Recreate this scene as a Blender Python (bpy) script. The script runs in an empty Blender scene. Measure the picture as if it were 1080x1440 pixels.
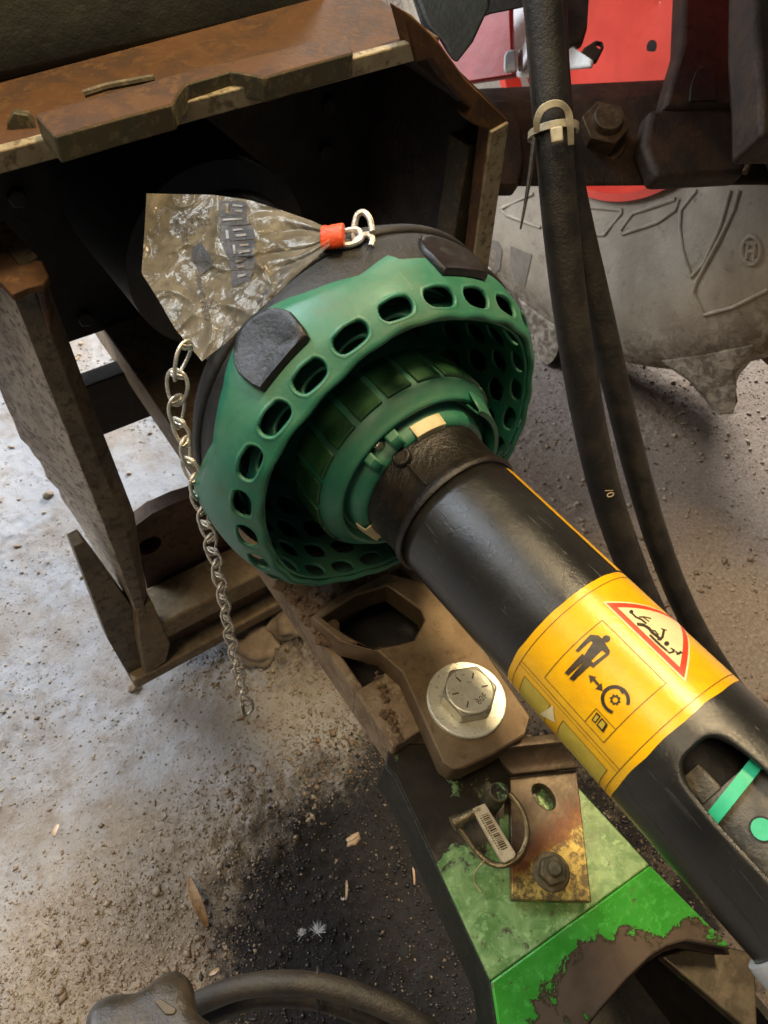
import bpy, bmesh, math, random
import numpy as np
from mathutils import Vector, Matrix, noise as mnoise
random.seed(7); rng = np.random.default_rng(7)
S = bpy.context.scene
COL = S.collection

# ------------------------------------------------------------------ camera
H = 1.05
F, CX, CY = 1040.0, 540.0, 720.0                 # focal length and centre in photo pixels
def _n(v): v = np.array(v, float); return v / np.linalg.norm(v)
ZC = -_n((-90, -780, -1040)); AC = _n((.571, -.637, .517))
YC = _n(-AC + (AC @ ZC) * ZC); XC = np.cross(YC, ZC)
ROT = np.array([XC, YC, ZC]); CAMP = np.array([0, 0, H])
cam = bpy.data.objects.new('camera', bpy.data.cameras.new('camera')); COL.objects.link(cam)
M4 = Matrix([list(ROT[0]) + [0], list(ROT[1]) + [0], list(ROT[2]) + [H], [0, 0, 0, 1]])
cam.matrix_world = M4
cam.data.sensor_fit = 'VERTICAL'; cam.data.sensor_height = 36; cam.data.lens = 26
cam.data.clip_start = .02; cam.data.clip_end = 200
cam.data.dof.use_dof = True; cam.data.dof.focus_distance = .5; cam.data.dof.aperture_fstop = 20.0
S.camera = cam

# ------------------------------------------------------------------ light
W = bpy.data.worlds.new('World'); S.world = W; W.use_nodes = True
W.node_tree.nodes['Background'].inputs[0].default_value = (.62, .72, .85, 1)
W.node_tree.nodes['Background'].inputs[1].default_value = .09
def area(name, loc, target, sx, sy, power, color):
    l = bpy.data.lights.new(name, 'AREA'); l.shape = 'RECTANGLE'; l.size = sx; l.size_y = sy
    l.energy = power; l.color = color
    o = bpy.data.objects.new(name, l); COL.objects.link(o); o.location = loc
    o.rotation_euler = (Vector(target) - Vector(loc)).to_track_quat('-Z', 'Y').to_euler()
    return o
area('overhead_light', (1.05, .55, 3.2), (.22, .05, .6), .5, .5, 95, (1, .77, .45))
area('overhead_light', (-.85, .15, 3.0), (.15, .05, .4), .9, .9, 33, (1, .80, .52))  # warm fill added to light the tongue, no such lamp seen
area('doorway_daylight_left', (-2.0, 4.0, 1.9), (.5, .6, .3), 2.6, 2.4, 180, (.88, .93, 1))
area('roof_window', (-.7, 2.5, 2.9), (.1, .7, 0), 1.5, 1.1, 110, (.80, .89, 1))
area('doorway_daylight_right', (3.6, 3.4, 2.0), (2.2, 2.1, 0), 2.0, 2.0, 700, (1, .97, .92))
S.view_settings.view_transform = 'Standard'; S.view_settings.look = 'None'
S.view_settings.gamma = 1; S.view_settings.exposure = -.12
S.render.engine = 'CYCLES'

# ------------------------------------------------------------------ geometry helpers
def ray(u, v): return ROT @ np.array([(u - CX) / F, -(v - CY) / F, -1.0])
def onz(u, v, z): r = ray(u, v); return CAMP + r * ((z - H) / r[2])
def onx(u, v, x): r = ray(u, v); return CAMP + r * (x / r[0])
def ony(u, v, y): r = ray(u, v); return CAMP + r * (y / r[1])
def atd(u, v, d): return CAMP + ray(u, v) * d
# drive shaft axis
SO = np.array([.224, .192, .668]); SA = _n((0, -.9975, .0708)); SX = np.array([1., 0, 0]); SY = np.cross(SA, SX)
def sh(s, phi, r, dx=0, dy=0):
    f = math.radians(phi); return SO + SA * s + (r * math.cos(f) + dx) * SX + (r * math.sin(f) + dy) * SY
def cyl(u, v, r=.0452):
    d = ray(u, v); w = CAMP - SO
    dp = np.array([d @ SX, d @ SY]); wp = np.array([w @ SX, w @ SY])
    a = dp @ dp; b = 2 * dp @ wp; c = wp @ wp - r * r; q = max(b * b - 4 * a * c, 0)
    t = (-b - math.sqrt(q)) / (2 * a); p = CAMP + d * t - SO
    return float(p @ SA), math.degrees(math.atan2(p @ SY, p @ SX)) % 360

def link(name, me, mat=None, parent=None, smooth=True, kind=None):
    o = bpy.data.objects.new(name, me); COL.objects.link(o)
    if mat: me.materials.append(mat)
    if smooth:
        me.polygons.foreach_set('use_smooth', [True] * len(me.polygons))
    if parent:
        o.parent = parent; o.matrix_parent_inverse = parent.matrix_basis.inverted()
    if kind: o['kind'] = kind
    return o
def thing(name, loc, label, cat, group=None):
    o = bpy.data.objects.new(name, None); COL.objects.link(o); o.location = loc
    o.matrix_basis = Matrix.Translation(Vector(loc)); o.empty_display_size = .02
    tag(o, label, cat, group); return o
def tag(o, label, cat, group=None):
    o['label'] = label; o['category'] = cat
    if group: o['group'] = group
    return o
class MB:
    def __init__(s): s.v = []; s.f = []
    def add(s, vs, fs):
        n = len(s.v); s.v += [tuple(map(float, p)) for p in vs]; s.f += [tuple(i + n for i in f) for f in fs]; return s
    def box(s, a, b):
        (x0, y0, z0), (x1, y1, z1) = a, b
        return s.add([(x0,y0,z0),(x1,y0,z0),(x1,y1,z0),(x0,y1,z0),(x0,y0,z1),(x1,y0,z1),(x1,y1,z1),(x0,y1,z1)],
                     [(0,3,2,1),(4,5,6,7),(0,1,5,4),(1,2,6,5),(2,3,7,6),(3,0,4,7)])
    def prism(s, pts, off):
        n = len(pts); off = np.array(off); p2 = [np.array(p) + off for p in pts]
        return s.add(list(pts) + p2, [tuple(range(n)), tuple(range(2*n-1, n-1, -1))] + [(i, i+n, (i+1) % n+n, (i+1) % n) for i in range(n)])
    def tube(s, path, r, n=12, closed=False, caps=True):
        P = [np.array(p, float) for p in path]; m = len(P)
        rs = r if hasattr(r, '__len__') else [r] * m
        up = None; rings = []
        for i in range(m):
            a = P[(i-1) % m] if (closed or i) else P[i]; b = P[(i+1) % m] if (closed or i < m-1) else P[i]
            t = _n(b - a)
            if up is None:
                up = np.array([0, 0, 1.]) if abs(t[2]) < .9 else np.array([1., 0, 0])
            e1 = up - (up @ t) * t; e1 = _n(e1); e2 = np.cross(t, e1); up = e1
            rings.append([P[i] + rs[i] * (math.cos(k*2*math.pi/n) * e1 + math.sin(k*2*math.pi/n) * e2) for k in range(n)])
        vs = [q for rr in rings for q in rr]; fs = []
        for i in range(m if closed else m-1):
            j = (i+1) % m
            for k in range(n):
                fs.append((i*n+k, i*n+(k+1) % n, j*n+(k+1) % n, j*n+k))
        if caps and not closed: fs += [tuple(range(n-1, -1, -1)), tuple((m-1)*n+k for k in range(n))]
        return s.add(vs, fs)
    def cylz(s, c, r, z0, z1, n=32, r1=None):
        r1 = r if r1 is None else r1
        A = [(c[0]+r*math.cos(k*2*math.pi/n), c[1]+r*math.sin(k*2*math.pi/n), z0) for k in range(n)]
        B = [(c[0]+r1*math.cos(k*2*math.pi/n), c[1]+r1*math.sin(k*2*math.pi/n), z1) for k in range(n)]
        return s.add(A+B, [tuple(range(n-1,-1,-1)), tuple(range(n, 2*n))] + [(k,(k+1)%n,(k+1)%n+n,k+n) for k in range(n)])
    def grid(s, fn, us, vs, cu=False):
        nu, nv = len(us), len(vs)
        V = [fn(u, v) for v in vs for u in us]; fs = []
        for j in range(nv-1):
            for i in range(nu if cu else nu-1):
                i2 = (i+1) % nu; fs.append((j*nu+i, j*nu+i2, (j+1)*nu+i2, (j+1)*nu+i))
        return s.add(V, fs)
    def lathe(s, prof, n=96, dx=0, dy=0):      # about the shaft axis; prof = [(s, r)]
        return s.grid(lambda p, q: sh(prof[q][0], p, prof[q][1], dx, dy), [360*k/n for k in range(n)], range(len(prof)), True)
    def mesh(s, name, weld=0):
        me = bpy.data.meshes.new(name); me.from_pydata(s.v, [], s.f)
        bm = bmesh.new(); bm.from_mesh(me)
        if weld: bmesh.ops.remove_doubles(bm, verts=bm.verts, dist=weld)
        bmesh.ops.recalc_face_normals(bm, faces=bm.faces); bm.to_mesh(me); bm.free()
        return me
    def build(s, name, mat, parent=None, bevel=0, seg=2, smooth=True, weld=0, solid=0, sub=0, angle=35, kind=None, offset=0):
        me = s.mesh(name, weld); o = link(name, me, mat, parent, smooth, kind)
        if solid:
            m = o.modifiers.new('thickness', 'SOLIDIFY'); m.thickness = solid; m.offset = offset
        if sub:
            m = o.modifiers.new('subdivision', 'SUBSURF'); m.levels = sub; m.render_levels = sub
        if bevel:
            m = o.modifiers.new('bevel', 'BEVEL'); m.width = bevel; m.segments = seg; m.limit_method = 'ANGLE'; m.angle_limit = math.radians(angle)
        if smooth: sharp(me, angle)
        return o
def sharp(me, angle=35):
    bm = bmesh.new(); bm.from_mesh(me); lim = math.radians(angle)
    for e in bm.edges:
        if len(e.link_faces) == 2 and e.calc_face_angle(0) > lim: e.smooth = False
    bm.to_mesh(me); bm.free()
def spline(pts, n=8):
    P = [np.array(p, float) for p in pts]; P = [2*P[0]-P[1]] + P + [2*P[-1]-P[-2]]; out = []
    for i in range(1, len(P)-2):
        a, b, c, d = P[i-1:i+3]
        for k in range(n):
            t = k/n; out.append(.5*((2*b)+(-a+c)*t+(2*a-5*b+4*c-d)*t*t+(-a+3*b-3*c+d)*t**3))
    out.append(P[-2]); return out
def hole_cell(mb, fn, u0, u1, v0, v1, ru, rv, per=6, rings=3, power=2.4, lip=0.0):
    """rectangular patch with a rounded hole; fn(u, v, lift) -> point"""
    cu, cv = (u0+u1)/2, (v0+v1)/2; out = []
    for k in range(per): out.append((u0+(u1-u0)*k/per, v0))
    for k in range(per): out.append((u1, v0+(v1-v0)*k/per))
    for k in range(per): out.append((u1-(u1-u0)*k/per, v1))
    for k in range(per): out.append((u0, v1-(v1-v0)*k/per))
    n = len(out); V = []
    steps = [0] + [.45+.55*k/(rings-1) for k in range(rings)]
    for si, t in enumerate(steps):
        for (u, v) in out:
            a = math.atan2((v-cv)/(v1-v0), (u-cu)/(u1-u0)); c, s_ = math.cos(a), math.sin(a)
            q = (abs(c)**power+abs(s_)**power)**(-1/power)
            hu, hv = cu+ru*c*q, cv+rv*s_*q
            V.append(fn(u*(1-t)+hu*t, v*(1-t)+hv*t, lip if si == len(steps)-1 else 0))
    F_ = []
    for r_ in range(len(steps)-1):
        for k in range(n): F_.append((r_*n+k, r_*n+(k+1) % n, (r_+1)*n+(k+1) % n, (r_+1)*n+k))
    mb.add(V, F_)
def plate_holes(name, outer, holes, thick, mat, parent, bevel=.001, direction=(0, 0, -1)):
    """flat plate from an outline with holes, extruded along direction"""
    bm = bmesh.new(); es = []
    for lp in [outer] + holes:
        vs = [bm.verts.new(tuple(map(float, p))) for p in lp]
        es += [bm.edges.new((vs[i], vs[(i+1) % len(vs)])) for i in range(len(vs))]
    r = bmesh.ops.triangle_fill(bm, edges=es, use_beauty=True)
    fs = [f for f in bm.faces]
    ex = bmesh.ops.extrude_face_region(bm, geom=fs)
    bmesh.ops.translate(bm, vec=Vector(direction)*thick, verts=[g for g in ex['geom'] if isinstance(g, bmesh.types.BMVert)])
    bmesh.ops.recalc_face_normals(bm, faces=bm.faces)
    me = bpy.data.meshes.new(name); bm.to_mesh(me); bm.free()
    o = link(name, me, mat, parent); sharp(me, 30)
    if bevel:
        m = o.modifiers.new('bevel', 'BEVEL'); m.width = bevel; m.segments = 2; m.limit_method = 'ANGLE'; m.angle_limit = math.radians(40)
    return o
def decal(name, polys, fn, mat, parent, maxlen=.003):
    """flat print: 2-D polygons (lists of (a, b)) mapped by fn onto a surface"""
    bm = bmesh.new()
    for lp in polys:
        vs = [bm.verts.new((a, b, 0)) for a, b in lp]
        try: bm.faces.new(vs)
        except ValueError: pass
    bmesh.ops.triangulate(bm, faces=bm.faces)
    for _ in range(5):
        long = [e for e in bm.edges if e.calc_length() > maxlen]
        if not long: break
        bmesh.ops.subdivide_edges(bm, edges=long, cuts=1); bmesh.ops.triangulate(bm, faces=bm.faces)
    for v in bm.verts: v.co = Vector(tuple(map(float, fn(v.co.x, v.co.y))))
    me = bpy.data.meshes.new(name); bm.to_mesh(me); bm.free()
    return link(name, me, mat, parent)
def stroke(pts, w):
    out = []
    for (a, b) in zip(pts[:-1], pts[1:]):
        a, b = np.array(a, float), np.array(b, float); d = _n(b-a); p = np.array([-d[1], d[0]])*w/2; e = d*w*.3
        out.append([tuple(a-e+p), tuple(a-e-p), tuple(b+e-p), tuple(b+e+p)])
    return out
def text_polys(txt, size):
    cu = bpy.data.curves.new('t', 'FONT'); cu.body = txt; cu.size = size; cu.resolution_u = 2; cu.align_x = 'CENTER'; cu.align_y = 'CENTER'
    o = bpy.data.objects.new('t', cu); COL.objects.link(o)
    dg = bpy.context.evaluated_depsgraph_get(); me = bpy.data.meshes.new_from_object(o.evaluated_get(dg))
    polys = [[(me.vertices[i].co.x, me.vertices[i].co.y) for i in p.vertices] for p in me.polygons]
    bpy.data.objects.remove(o); bpy.data.curves.remove(cu); bpy.data.meshes.remove(me); return polys

# ------------------------------------------------------------------ materials
class N:
    def __init__(s, name):
        s.m = bpy.data.materials.new(name); s.m.use_nodes = True; s.t = s.m.node_tree; s.b = s.t.nodes['Principled BSDF']
        s.co = s.t.nodes.new('ShaderNodeTexCoord').outputs['Object']
    def new(s, typ, **kw):
        n = s.t.nodes.new(typ)
        for k, v in kw.items(): setattr(n, k, v)
        return n
    def ln(s, a, b): s.t.links.new(a, b)
    def noise(s, scale, detail=5, rough=.6, dist=0, stretch=None):
        n = s.new('ShaderNodeTexNoise'); n.inputs['Scale'].default_value = scale; n.inputs['Detail'].default_value = detail
        n.inputs['Roughness'].default_value = rough; n.inputs['Distortion'].default_value = dist
        if stretch:
            mp = s.new('ShaderNodeMapping'); mp.inputs['Scale'].default_value = stretch; s.ln(s.co, mp.inputs[0]); s.ln(mp.outputs[0], n.inputs['Vector'])
        else: s.ln(s.co, n.inputs['Vector'])
        return n.outputs['Fac']
    def ramp(s, fac, lo, hi):
        r = s.new('ShaderNodeMapRange'); r.interpolation_type = 'SMOOTHSTEP'
        r.inputs[1].default_value = lo; r.inputs[2].default_value = hi; s.ln(fac, r.inputs[0]); return r.outputs[0]
    def mix(s, fac, a, b):
        m = s.new('ShaderNodeMix', data_type='RGBA')
        if isinstance(fac, (int, float)): m.inputs[0].default_value = fac
        else: s.ln(fac, m.inputs[0])
        for i, c in ((6, a), (7, b)):
            if isinstance(c, tuple): m.inputs[i].default_value = c + (1,) if len(c) == 3 else c
            else: s.ln(c, m.inputs[i])
        return m.outputs[2]
    def math(s, op, a, b=0.0):
        m = s.new('ShaderNodeMath', operation=op)
        for i, c in ((0, a), (1, b)):
            if isinstance(c, (int, float)): m.inputs[i].default_value = c
            else: s.ln(c, m.inputs[i])
        return m.outputs[0]
    def val(s, fac, a, b):
        r = s.new('ShaderNodeMapRange'); r.inputs[3].default_value = a; r.inputs[4].default_value = b; s.ln(fac, r.inputs[0]); return r.outputs[0]
    def set(s, key, x):
        if isinstance(x, (int, float)): s.b.inputs[key].default_value = x
        elif isinstance(x, tuple): s.b.inputs[key].default_value = x + (1,) if len(x) == 3 else x
        else: s.ln(x, s.b.inputs[key])
    def bump(s, h, dist=.001, strength=.6):
        b = s.new('ShaderNodeBump'); b.inputs['Strength'].default_value = strength; b.inputs['Distance'].default_value = dist
        s.ln(h, b.inputs['Height']); s.ln(b.outputs[0], s.b.inputs['Normal'])
    def up(s, lo=.3, hi=.95):
        g = s.new('ShaderNodeNewGeometry'); x = s.new('ShaderNodeSeparateXYZ'); s.ln(g.outputs['Normal'], x.inputs[0]); return s.ramp(x.outputs[2], lo, hi)
    def xyz(s):
        x = s.new('ShaderNodeSeparateXYZ'); s.ln(s.co, x.inputs[0]); return x.outputs

def simple(name, c1, c2, scale=60, rough=(.4, .6), metal=0.0, bump=.0004, bscale=None, dust=None, dustc=(.28, .22, .15), lo=.4, hi=.62, stretch=None):
    n = N(name); f = n.ramp(n.noise(scale, 6, .62, .2, stretch), lo, hi); col = n.mix(f, c1, c2)
    r = n.val(n.noise(scale*1.7, 4), rough[0], rough[1])
    if dust:
        d = n.math('MULTIPLY', n.up(), n.math('MULTIPLY', n.ramp(n.noise(scale*.6, 8, .7), .3, .7), dust))
        col = n.mix(d, col, dustc); r = n.math('ADD', r, n.math('MULTIPLY', d, .3))
    n.set('Base Color', col); n.set('Roughness', r); n.set('Metallic', metal)
    if bump: n.bump(n.noise(bscale or scale*4, 6, .7), bump*4, .5)
    return n.m
def rusty(name, c1, c2, c3, s1=25, s2=90, rough=(.55, .85), metal=.15, bump=.0012, t=(.42, .6), t2=(.5, .62), dust=0.0):
    n = N(name); col = n.mix(n.ramp(n.noise(s1, 7, .65, .4), *t), c1, c2)
    col = n.mix(n.ramp(n.noise(s2, 7, .7, .2), *t2), col, c3)
    if dust:
        d = n.math('MULTIPLY', n.up(), n.math('MULTIPLY', n.ramp(n.noise(40, 8, .7), .35, .65), dust)); col = n.mix(d, col, (.30, .23, .15))
    n.set('Base Color', col); n.set('Roughness', n.val(n.noise(s2, 5), *rough)); n.set('Metallic', metal)
    n.bump(n.noise(s2*2.5, 8, .72), bump, .7); return n.m

M = {}
M['frame_rust'] = rusty('rusty_frame_steel', (.13, .052, .012), (.075, .034, .013), (.16, .075, .022), 18, 70, (.45, .8), .2, .0012)
M['frame_top'] = rusty('orange_rust_steel', (.090, .035, .006), (.052, .022, .006), (.105, .046, .010), 20, 90, (.6, .9), .05, .001)
M['bar_edge'] = rusty('dull_green_grey_steel', (.075, .07, .04), (.10, .075, .035), (.17, .13, .07), 30, 110, (.45, .7), .3, .0008)
M['post'] = rusty('brown_rough_steel', (.105, .080, .050), (.165, .125, .078), (.06, .046, .03), 20, 90, (.35, .65), .25, .0018)
M['post_lit_side'] = rusty('lit_worn_streaked_steel', (.46, .38, .28), (.30, .23, .16), (.12, .085, .055), 40, 160, (.3, .55), .35, .003)  # paler copy for the left face, painting in the light on it
M['flange'] = rusty('pale_lit_steel', (.40, .33, .20), (.28, .22, .13), (.15, .11, .06), 30, 100, (.5, .75), .2, .0008)  # lightened to stand in for light on the front-facing edges
M['base'] = rusty('red_brown_rust', (.085, .045, .026), (.13, .07, .038), (.06, .035, .022), 20, 90, (.4, .75), .2, .0015)
M['base_light'] = rusty('tan_scaled_steel', (.22, .16, .09), (.16, .105, .055), (.26, .20, .12), 30, 90, (.5, .8), .15, .0012)
M['dark'] = simple('black_oily_steel_and_shade', (.010, .009, .008), (.022, .018, .014), 40, (.45, .7), .2, .0004)  # black steel; also paints the shade inside holes and the tube window
M['dark2'] = simple('black_painted_bar', (.016, .014, .012), (.03, .024, .018), 60, (.35, .6), .1, .0004)
M['body'] = simple('dark_green_machine_paint', (.005, .006, .003), (.013, .014, .006), 14, (.5, .75), 0, .0008, 60, .08, (.08, .075, .035))
M['rail'] = rusty('tan_brown_drawbar_rust', (.29, .20, .115), (.19, .12, .062), (.33, .25, .155), 30, 120, (.5, .8), .15, .0014)
M['casting'] = rusty('brown_cast_steel', (.145, .092, .045), (.20, .132, .066), (.085, .046, .022), 28, 110, (.4, .62), .35, .0007, (.4, .62), (.55, .68), .25)
M['clod'] = rusty('rusty_caked_dirt', (.17, .10, .05), (.24, .16, .09), (.12, .06, .03), 60, 160, (.8, .95), 0, .003)
M['zinc'] = rusty('yellowish_zinc_plate', (.84, .81, .66), (.74, .70, .53), (.50, .43, .28), 90, 260, (.22, .36), .4, .0003, (.42, .6), (.58, .7))
M['zincgrey'] = rusty('dull_zinc_plate', (.40, .38, .30), (.33, .30, .20), (.46, .43, .34), 90, 200, (.3, .45), .6, .0003)
M['stamp'] = simple('stamped_mark', (.10, .075, .04), (.16, .12, .07), 200, (.6, .8), .3, 0)
M['rubber'] = simple('black_rubber', (.006, .0055, .005), (.013, .0115, .009), 50, (.42, .62), 0, .0005, 180, .05, (.10, .075, .035))
M['tab'] = simple('black_moulded_tab', (.006, .005, .004), (.012, .010, .007), 70, (.34, .5), 0, .0004, 120)
def guard_green():
    n = N('green_guard_plastic'); f = n.ramp(n.noise(30, 6, .6, .3), .35, .7)
    col = n.mix(f, (.016, .148, .082), (.030, .182, .106))
    wear = n.ramp(n.noise(55, 9, .75, .6), .58, .75); col = n.mix(n.math('MULTIPLY', wear, .5), col, (.12, .19, .085))
    sc = n.ramp(n.noise(160, 4, .6, 0, (1, .12, .12)), .66, .72); col = n.mix(n.math('MULTIPLY', sc, .3), col, (.14, .26, .15))
    d = n.math('MULTIPLY', n.ramp(n.noise(22, 8, .7), .5, .72), .4); col = n.mix(d, col, (.085, .095, .04))
    du = n.math('MULTIPLY', n.up(.2, .95), n.math('MULTIPLY', n.ramp(n.noise(16, 9, .72, .3), .28, .72), .42)); col = n.mix(du, col, (.17, .235, .15))
    fine = n.ramp(n.noise(600, 3, .6), .66, .72); col = n.mix(n.math('MULTIPLY', fine, .5), col, (.20, .25, .17))
    n.set('Base Color', col); n.set('Roughness', n.math('ADD', n.val(n.noise(70, 5), .30, .52), n.math('MULTIPLY', du, .5))); n.bump(n.math('ADD', n.noise(260, 5, .7), n.math('MULTIPLY', sc, .6)), .0005, .35); return n.m
M['green'] = guard_green()
M['pad'] = simple('dark_green_pad', (.014, .060, .020), (.026, .085, .028), 60, (.3, .5), 0, .0003, 300)
M['tube'] = None
def tube_black():
    n = N('black_scuffed_tube'); f = n.ramp(n.noise(17, 6, .6, .4), .3, .75)
    col = n.mix(f, (.010, .0092, .008), (.022, .0205, .016))
    sc = n.ramp(n.noise(210, 5, .7, .3), .64, .72); col = n.mix(n.math('MULTIPLY', sc, .3), col, (.12, .10, .07))
    n.set('Base Color', col); scr = n.ramp(n.noise(420, 4, .6, 0, (1, .06, 1)), .62, .70); n.set('Roughness', n.math('ADD', n.val(f, .14, .30), n.math('MULTIPLY', scr, .25))); n.bump(n.math('ADD', n.noise(460, 6, .75), n.math('MULTIPLY', scr, .5)), .0007, .35); return n.m
M['tube'] = tube_black()
M['collar'] = simple('dark_collar_plastic', (.007, .0055, .0042), (.017, .012, .008), 60, (.26, .44), 0, .0005, 200)
M['cream'] = simple('cream_bearing_plastic', (.62, .53, .30), (.55, .45, .24), 80, (.4, .55), 0, .0002)
M['screw'] = simple('bright_screw_steel', (.6, .56, .44), (.4, .36, .27), 200, (.2, .35), .9, .0002)
def label_yellow():
    n = N('yellow_label_vinyl'); f = n.ramp(n.noise(40, 7, .65, .4), .4, .7)
    col = n.mix(f, (.77, .395, .003), (.66, .325, .005))
    g = n.ramp(n.noise(150, 8, .7, .3), .60, .74); col = n.mix(n.math('MULTIPLY', g, .22), col, (.42, .22, .02))
    n.set('Base Color', col); n.set('Roughness', n.val(n.noise(60, 5), .2, .34)); n.bump(n.noise(240, 6, .7), .0006, .3); return n.m
M['yellow'] = label_yellow()
M['ink'] = simple('black_label_ink', (.022, .014, .005), (.05, .032, .010), 160, (.35, .5), 0, 0)
M['line'] = simple('brown_label_line', (.10, .055, .005), (.14, .075, .008), 120, (.35, .5), 0, 0)
M['red_ink'] = simple('red_label_ink', (.66, .055, .018), (.56, .045, .018), 120, (.3, .4), 0, 0)
M['white_ink'] = simple('cream_label_field', (.74, .60, .30), (.68, .55, .27), 100, (.3, .4), 0, 0)
M['olive_ink'] = simple('olive_faded_field', (.50, .36, .035), (.44, .31, .03), 90, (.35, .45), 0, 0)
M['steel'] = simple('grey_inner_tube_steel', (.055, .048, .036), (.10, .085, .06), 60, (.35, .55), .5, .0005)
M['strap'] = simple('bright_green_strap', (.02, .36, .17), (.03, .42, .21), 60, (.4, .5), 0, 0)
M['greycap'] = simple('pale_grey_sleeve', (.40, .39, .36), (.33, .32, .29), 60, (.4, .55), 0, .0004)

def paint(name, bare_lo, bare_hi, g1, g2, bare=((.17, .13, .10), (.11, .085, .06)), grad=None):
    n = N(name); nz = n.math('ADD', n.math('MULTIPLY', n.noise(24, 9, .66, .5), .8), n.math('MULTIPLY', n.noise(110, 8, .75, .3), .2))
    fac = nz
    if grad:                                   # chipped more along one edge of the part
        ax, lo, hi, amt = grad
        if ax == 'y': x = n.xyz()[1]
        else:
            g_ = n.new('ShaderNodeVectorMath', operation='DISTANCE'); mp_ = n.new('ShaderNodeMapping'); mp_.inputs['Scale'].default_value = (1, 1, 0)
            n.ln(n.co, mp_.inputs[0]); n.ln(mp_.outputs[0], g_.inputs[0]); g_.inputs[1].default_value = (.178, -.168, 0); x = g_.outputs['Value']
        fac = n.math('ADD', nz, n.math('MULTIPLY', n.ramp(x, lo, hi), amt))
    chip = n.ramp(fac, bare_lo, bare_hi)
    g = n.mix(n.ramp(n.noise(55, 8, .7, .6), .35, .68), g1, g2)
    g = n.mix(n.math('MULTIPLY', n.ramp(n.noise(150, 8, .75, .4), .52, .64), .55), g, tuple(min(1, 1.5*c+.03) for c in g2))
    spots = n.ramp(n.noise(120, 6, .6), .64, .67); g = n.mix(n.math('MULTIPLY', spots, .8), g, (.09, .085, .035))
    b = n.mix(n.ramp(n.noise(45, 7, .7), .4, .65), *bare)
    b = n.mix(n.ramp(fac, bare_lo-.035, bare_lo), b, (.055, .042, .022)); g = n.mix(n.math('MULTIPLY', n.ramp(n.noise(60, 5, .6, 0, (.25, 2.5, 1)), .60, .66), .35), g, (.14, .16, .07))
    if grad and grad[0] == 'y': b = n.mix(n.math('MULTIPLY', n.ramp(n.math('ADD', n.xyz()[1], n.math('MULTIPLY', n.math('SUBTRACT', nz, .5), .12)), .035, .075), .9), b, (.013, .010, .006))
    n.set('Base Color', n.mix(chip, b, g)); n.set('Roughness', n.val(n.noise(70, 5), .28, .5)); n.set('Metallic', n.math('MULTIPLY', n.math('SUBTRACT', 1.0, chip), .25))
    n.bump(n.math('ADD', n.math('MULTIPLY', chip, .7), n.math('MULTIPLY', n.noise(220, 6, .7), .5)), .0008, .5); return n.m
M['paint_top'] = paint('worn_light_green_paint', .58, .63, (.085, .20, .045), (.24, .37, .14), ((.095, .075, .05), (.022, .017, .011)), ('y', .085, .0, .24))
M['paint_slope'] = paint('bright_green_paint', .595, .615, (.035, .27, .022), (.055, .33, .040), ((.145, .105, .075), (.115, .082, .058)), ('r', .106, .140, .24))
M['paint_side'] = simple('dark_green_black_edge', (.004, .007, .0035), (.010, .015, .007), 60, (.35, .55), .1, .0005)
M['paint_low'] = paint('mostly_bare_lower_plate', .60, .61, (.06, .32, .03), (.09, .36, .06), ((.05, .036, .020), (.11, .083, .05)))
def bracket_mat():
    n = N('brass_and_rust_bracket'); y = n.xyz()[1]
    nz = n.noise(120, 8, .7, .3); nz2 = n.noise(38, 7, .65, .5)
    gold = n.mix(n.ramp(nz, .42, .60), (.10, .072, .03), (.50, .36, .09))
    top = n.mix(n.ramp(nz2, .4, .62), (.075, .05, .032), (.13, .095, .06))
    t = n.ramp(n.math('ADD', y, n.math('MULTIPLY', n.math('SUBTRACT', nz2, .5), .02)), .012, .020)
    col = n.mix(t, gold, top)
    x_ = n.math('ADD', y, n.math('MULTIPLY', n.math('SUBTRACT', n.noise(90, 9, .75, .5), .5), .03))
    band = n.math('MULTIPLY', n.ramp(x_, .008, .014), n.ramp(x_, .034, .018)); col = n.mix(n.math('MULTIPLY', band, .8), col, (.13, .038, .010)); col = n.mix(n.math('MULTIPLY', n.ramp(n.noise(70, 9, .75, .4), .52, .68), .75), col, (.05, .036, .02))
    n.set('Base Color', col); n.set('Metallic', .45); n.set('Roughness', n.val(nz, .3, .6)); n.bump(n.noise(300, 7, .7), .0006, .5); return n.m
M['bracket'] = bracket_mat()
M['wire'] = simple('bronze_spring_wire', (.34, .27, .15), (.20, .155, .085), 120, (.25, .45), .85, .0003)
M['sticker'] = simple('dirty_cream_sticker', (.55, .45, .28), (.44, .34, .20), 150, (.45, .6), 0, .0002)
M['chain'] = simple('bright_chain_steel', (.78, .74, .66), (.55, .50, .40), 150, (.2, .38), .65, .0003)
M['hose'] = simple('dusty_black_hose', (.012, .010, .008), (.032, .026, .018), 35, (.38, .6), 0, .0006, 260, .04, (.10, .08, .055))
M['tie'] = simple('aged_white_nylon', (.68, .60, .42), (.55, .46, .29), 100, (.4, .5), 0, .0002)
M['axle'] = simple('brown_black_axle_steel', (.018, .0095, .0045), (.042, .021, .009), 24, (.5, .75), .15, .0012, 90)
M['nut'] = rusty('brown_nut', (.075, .042, .018), (.05, .028, .012), (.10, .062, .03), 60, 160, (.45, .7), .3, .0005)
M['axle_edge'] = rusty('orange_rust_edge', (.13, .055, .016), (.06, .027, .010), (.17, .085, .03), 40, 110, (.6, .8), .1, .001)
M['red'] = simple('red_tractor_paint', (.88, .075, .04), (.80, .065, .035), 20, (.35, .5), 0, .0003)
M['red_dark'] = simple('deep_red_paint', (.36, .020, .012), (.28, .016, .010), 20, (.35, .5), 0, .0003)
M['white'] = simple('pale_grey_finish', (.78, .78, .76), (.66, .66, .64), 30, (.3, .5), 0, .0003)
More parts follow.
